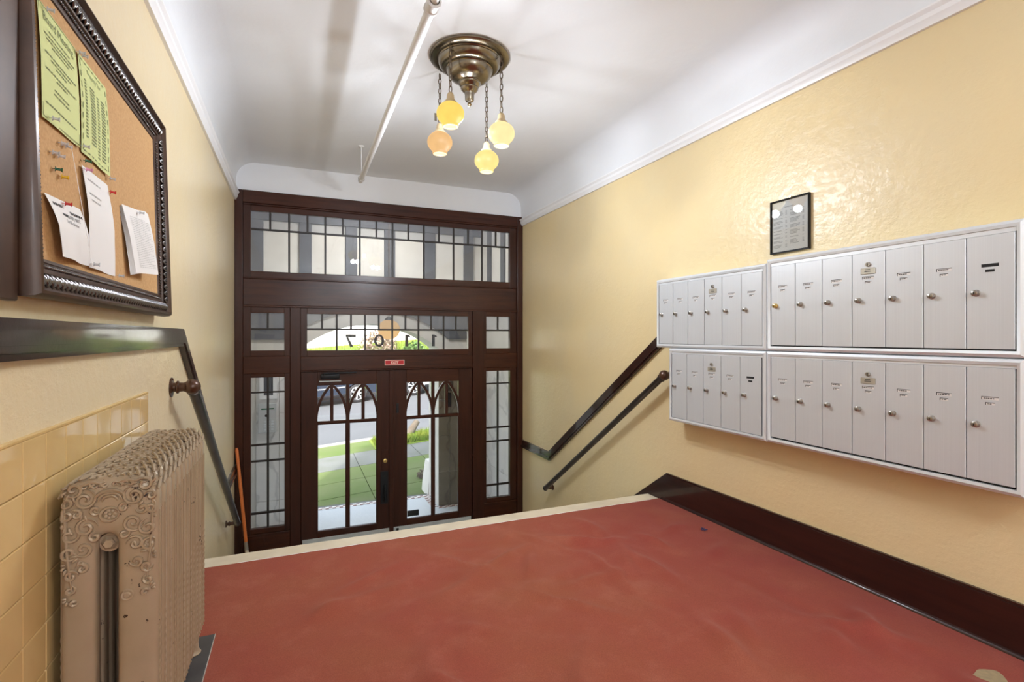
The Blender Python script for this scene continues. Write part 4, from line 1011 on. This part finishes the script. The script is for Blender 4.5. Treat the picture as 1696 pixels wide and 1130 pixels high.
for (lab, x, y, rx, rz, mt, n) in (
    ('large dark green leafy shrub showing behind the house numerals', 7.6, 25.5, 1.25, 1.05, 'leaf', 2600),
    ('green leafy shrub between the pendant and the dark shrub', 5.55, 26.0, .62, .62, 'leaf', 1300),
    ('pink blossoming shrub on the bank behind the pendant lamp', 3.9, 27.0, .95, .8, 'pink', 1400),
    ('smallest round green shrub on the sunny bank', .5, 25.0, .35, .45, 'leaf', 700),
    ('low pale green shrub under the numeral seven', 3.2, 25.6, .6, .35, 'leaf2', 900),
    ('tall pale green shrub by the white house corner', 9.4, 27.5, 1.2, 1.3, 'leaf2', 1600)):
    foliage('shrub', lab, (x, y, zb(x, y)+rz*.7), (rx, rx*.8, rz), n, .10, mt, int(x*10), group=None)
# white house and a garden wall beyond the bank
hs = thing('house', (2, 36, 1.2), 'pale white house with grey roof beyond the grassy bank', 'house')
B().box(-9, 10, 36, 44, .5, 6.5).done('wall', 'house', hs); b = B(); b.prism([(-9.6, 6.4), (10.6, 6.4), (.5, 10)], 'y', 35.5, 44.5); b.done('roof', 'roof', hs)
for x in (-6, -2.5, 1.2, 5.2, 8):
    w_ = B().box(x-.6, x+.6, 35.95, 36.0, 3.0, 4.6).done('window', 'whitetrim', hs); B().box(x-.5, x+.5, 35.93, 35.95, 3.1, 4.5).done('pane', 'carglass', w_)
B().box(-20, 24, 29.5, 29.75, -.6, 1.95).done('garden_wall', 'house', None)
tag(bpy.data.objects['garden_wall'], 'low white garden wall along the top of the bank', 'wall')

# parked cars on the far side
def wheel(car, x, y, z, r=.335):
    w = B(); w.lathe([(.20, -.10), (r-.03, -.11), (r, -.09), (r, .09), (r-.03, .11), (.20, .10)], 28, (x, y, z), (0, -1, 0)); wo = w.done('tyre', 'tyre', None, smooth=40); wo.parent = car
    b = B(); b.lathe([(.205, .085), (.235, .108), (.25, .100), (.24, .07), (.205, .06)], 28, (x, y, z), (0, -1, 0))
    for k in range(7):
        a = 2*PI*k/7
        for q in (-.10, .10):
            p0 = (x+.03*math.cos(a), y-.09, z+.03*math.sin(a)); p1 = (x+.225*math.cos(a+q), y-.095, z+.225*math.sin(a+q)); b.tube([p0, p1], [.022, .016], 6)
    b.lathe([(0, .11), (.05, .108), (.055, .08), (0, .08)], 14, (x, y, z), (0, -1, 0)); ro = b.done('rim', 'rim', None, smooth=50); ro.parent = car
    b = B(); b.lathe([(0, .045), (.235, .045), (.235, .03), (0, .03)], 24, (x, y, z), (0, -1, 0)); bo = b.done('brake_backing', 'slot', None); bo.parent = car
def car(label, x, y, paint, L=4.4):
    c = thing('parked_car', (x, y, gz(x)-.07), label, 'car'); c.rotation_euler = (0, -math.atan(GS), 0)
    h = L/2; wb = 1.32; r = .335; W = .86
    def arch(cx, n=10): return [(cx+.40*math.cos(PI-PI*k/n), .30+.40*math.sin(PI-PI*k/n)) for k in range(n+1)]
    low = [(-h+.05, .32)]+arch(-wb)+arch(wb)+[(h-.05, .30)]
    up = [(h, .62), (h-.12, .86), (h-.85, .98), (-h+.35, 1.02), (-h+.06, .95), (-h, .6)]
    def part(b, name, m, sm=None): o = b.done(name, m, None, smooth=sm); o.parent = c; return o
    b = B(); b.prism(low+up, 'y', -W, W); part(b, 'body', paint, 30)
    roof = [(h-1.25, .97), (h-1.85, 1.44), (-h+1.1, 1.48), (-h+.30, 1.02)]
    b = B(); v0 = [b.bm.verts.new((p[0], -W*(1 if p[1] < 1.1 else .78), p[1])) for p in roof]; v1 = [b.bm.verts.new((p[0], W*(1 if p[1] < 1.1 else .78), p[1])) for p in roof]
    b.face(v0); b.face(v1[::-1])
    for k in range(4): b.face([v0[k], v1[k], v1[(k+1) % 4], v0[(k+1) % 4]])
    part(b, 'cabin', 'carglass'); b = B(); b.box(-h+1.0, h-1.8, -W*.79, W*.79, 1.44, 1.50, .02); part(b, 'roof_panel', paint)
    b = B(); b.box(-wb+.42, wb-.42, -W-.012, -W+.02, .26, .36, .01); part(b, 'sill_trim', 'black')
    b = B(); b.box(-wb+.40, wb-.42, -W-.008, -W, .60, .64); part(b, 'side_moulding', 'rim')
    for s in (-1, 1):
        for e in (-wb, wb): wheel(c, e, s*(W-.10) if s > 0 else -(W-.10), r-.005, r)
    b = B(); b.box(h-.06, h+.01, -W+.05, -W+.35, .62, .76, .02); part(b, 'head_lamp', 'whitetrim')
    b = B(); b.box(-h-.01, -h+.05, -W+.05, -W+.35, .66, .82, .02); part(b, 'tail_lamp', 'red')
car('dark blue car parked across the street, wheel showing through the door', .80, 20.6, 'carblue')
car('silver car parked across the street further up the hill', 5.55, 20.6, 'cargrey', 4.2)
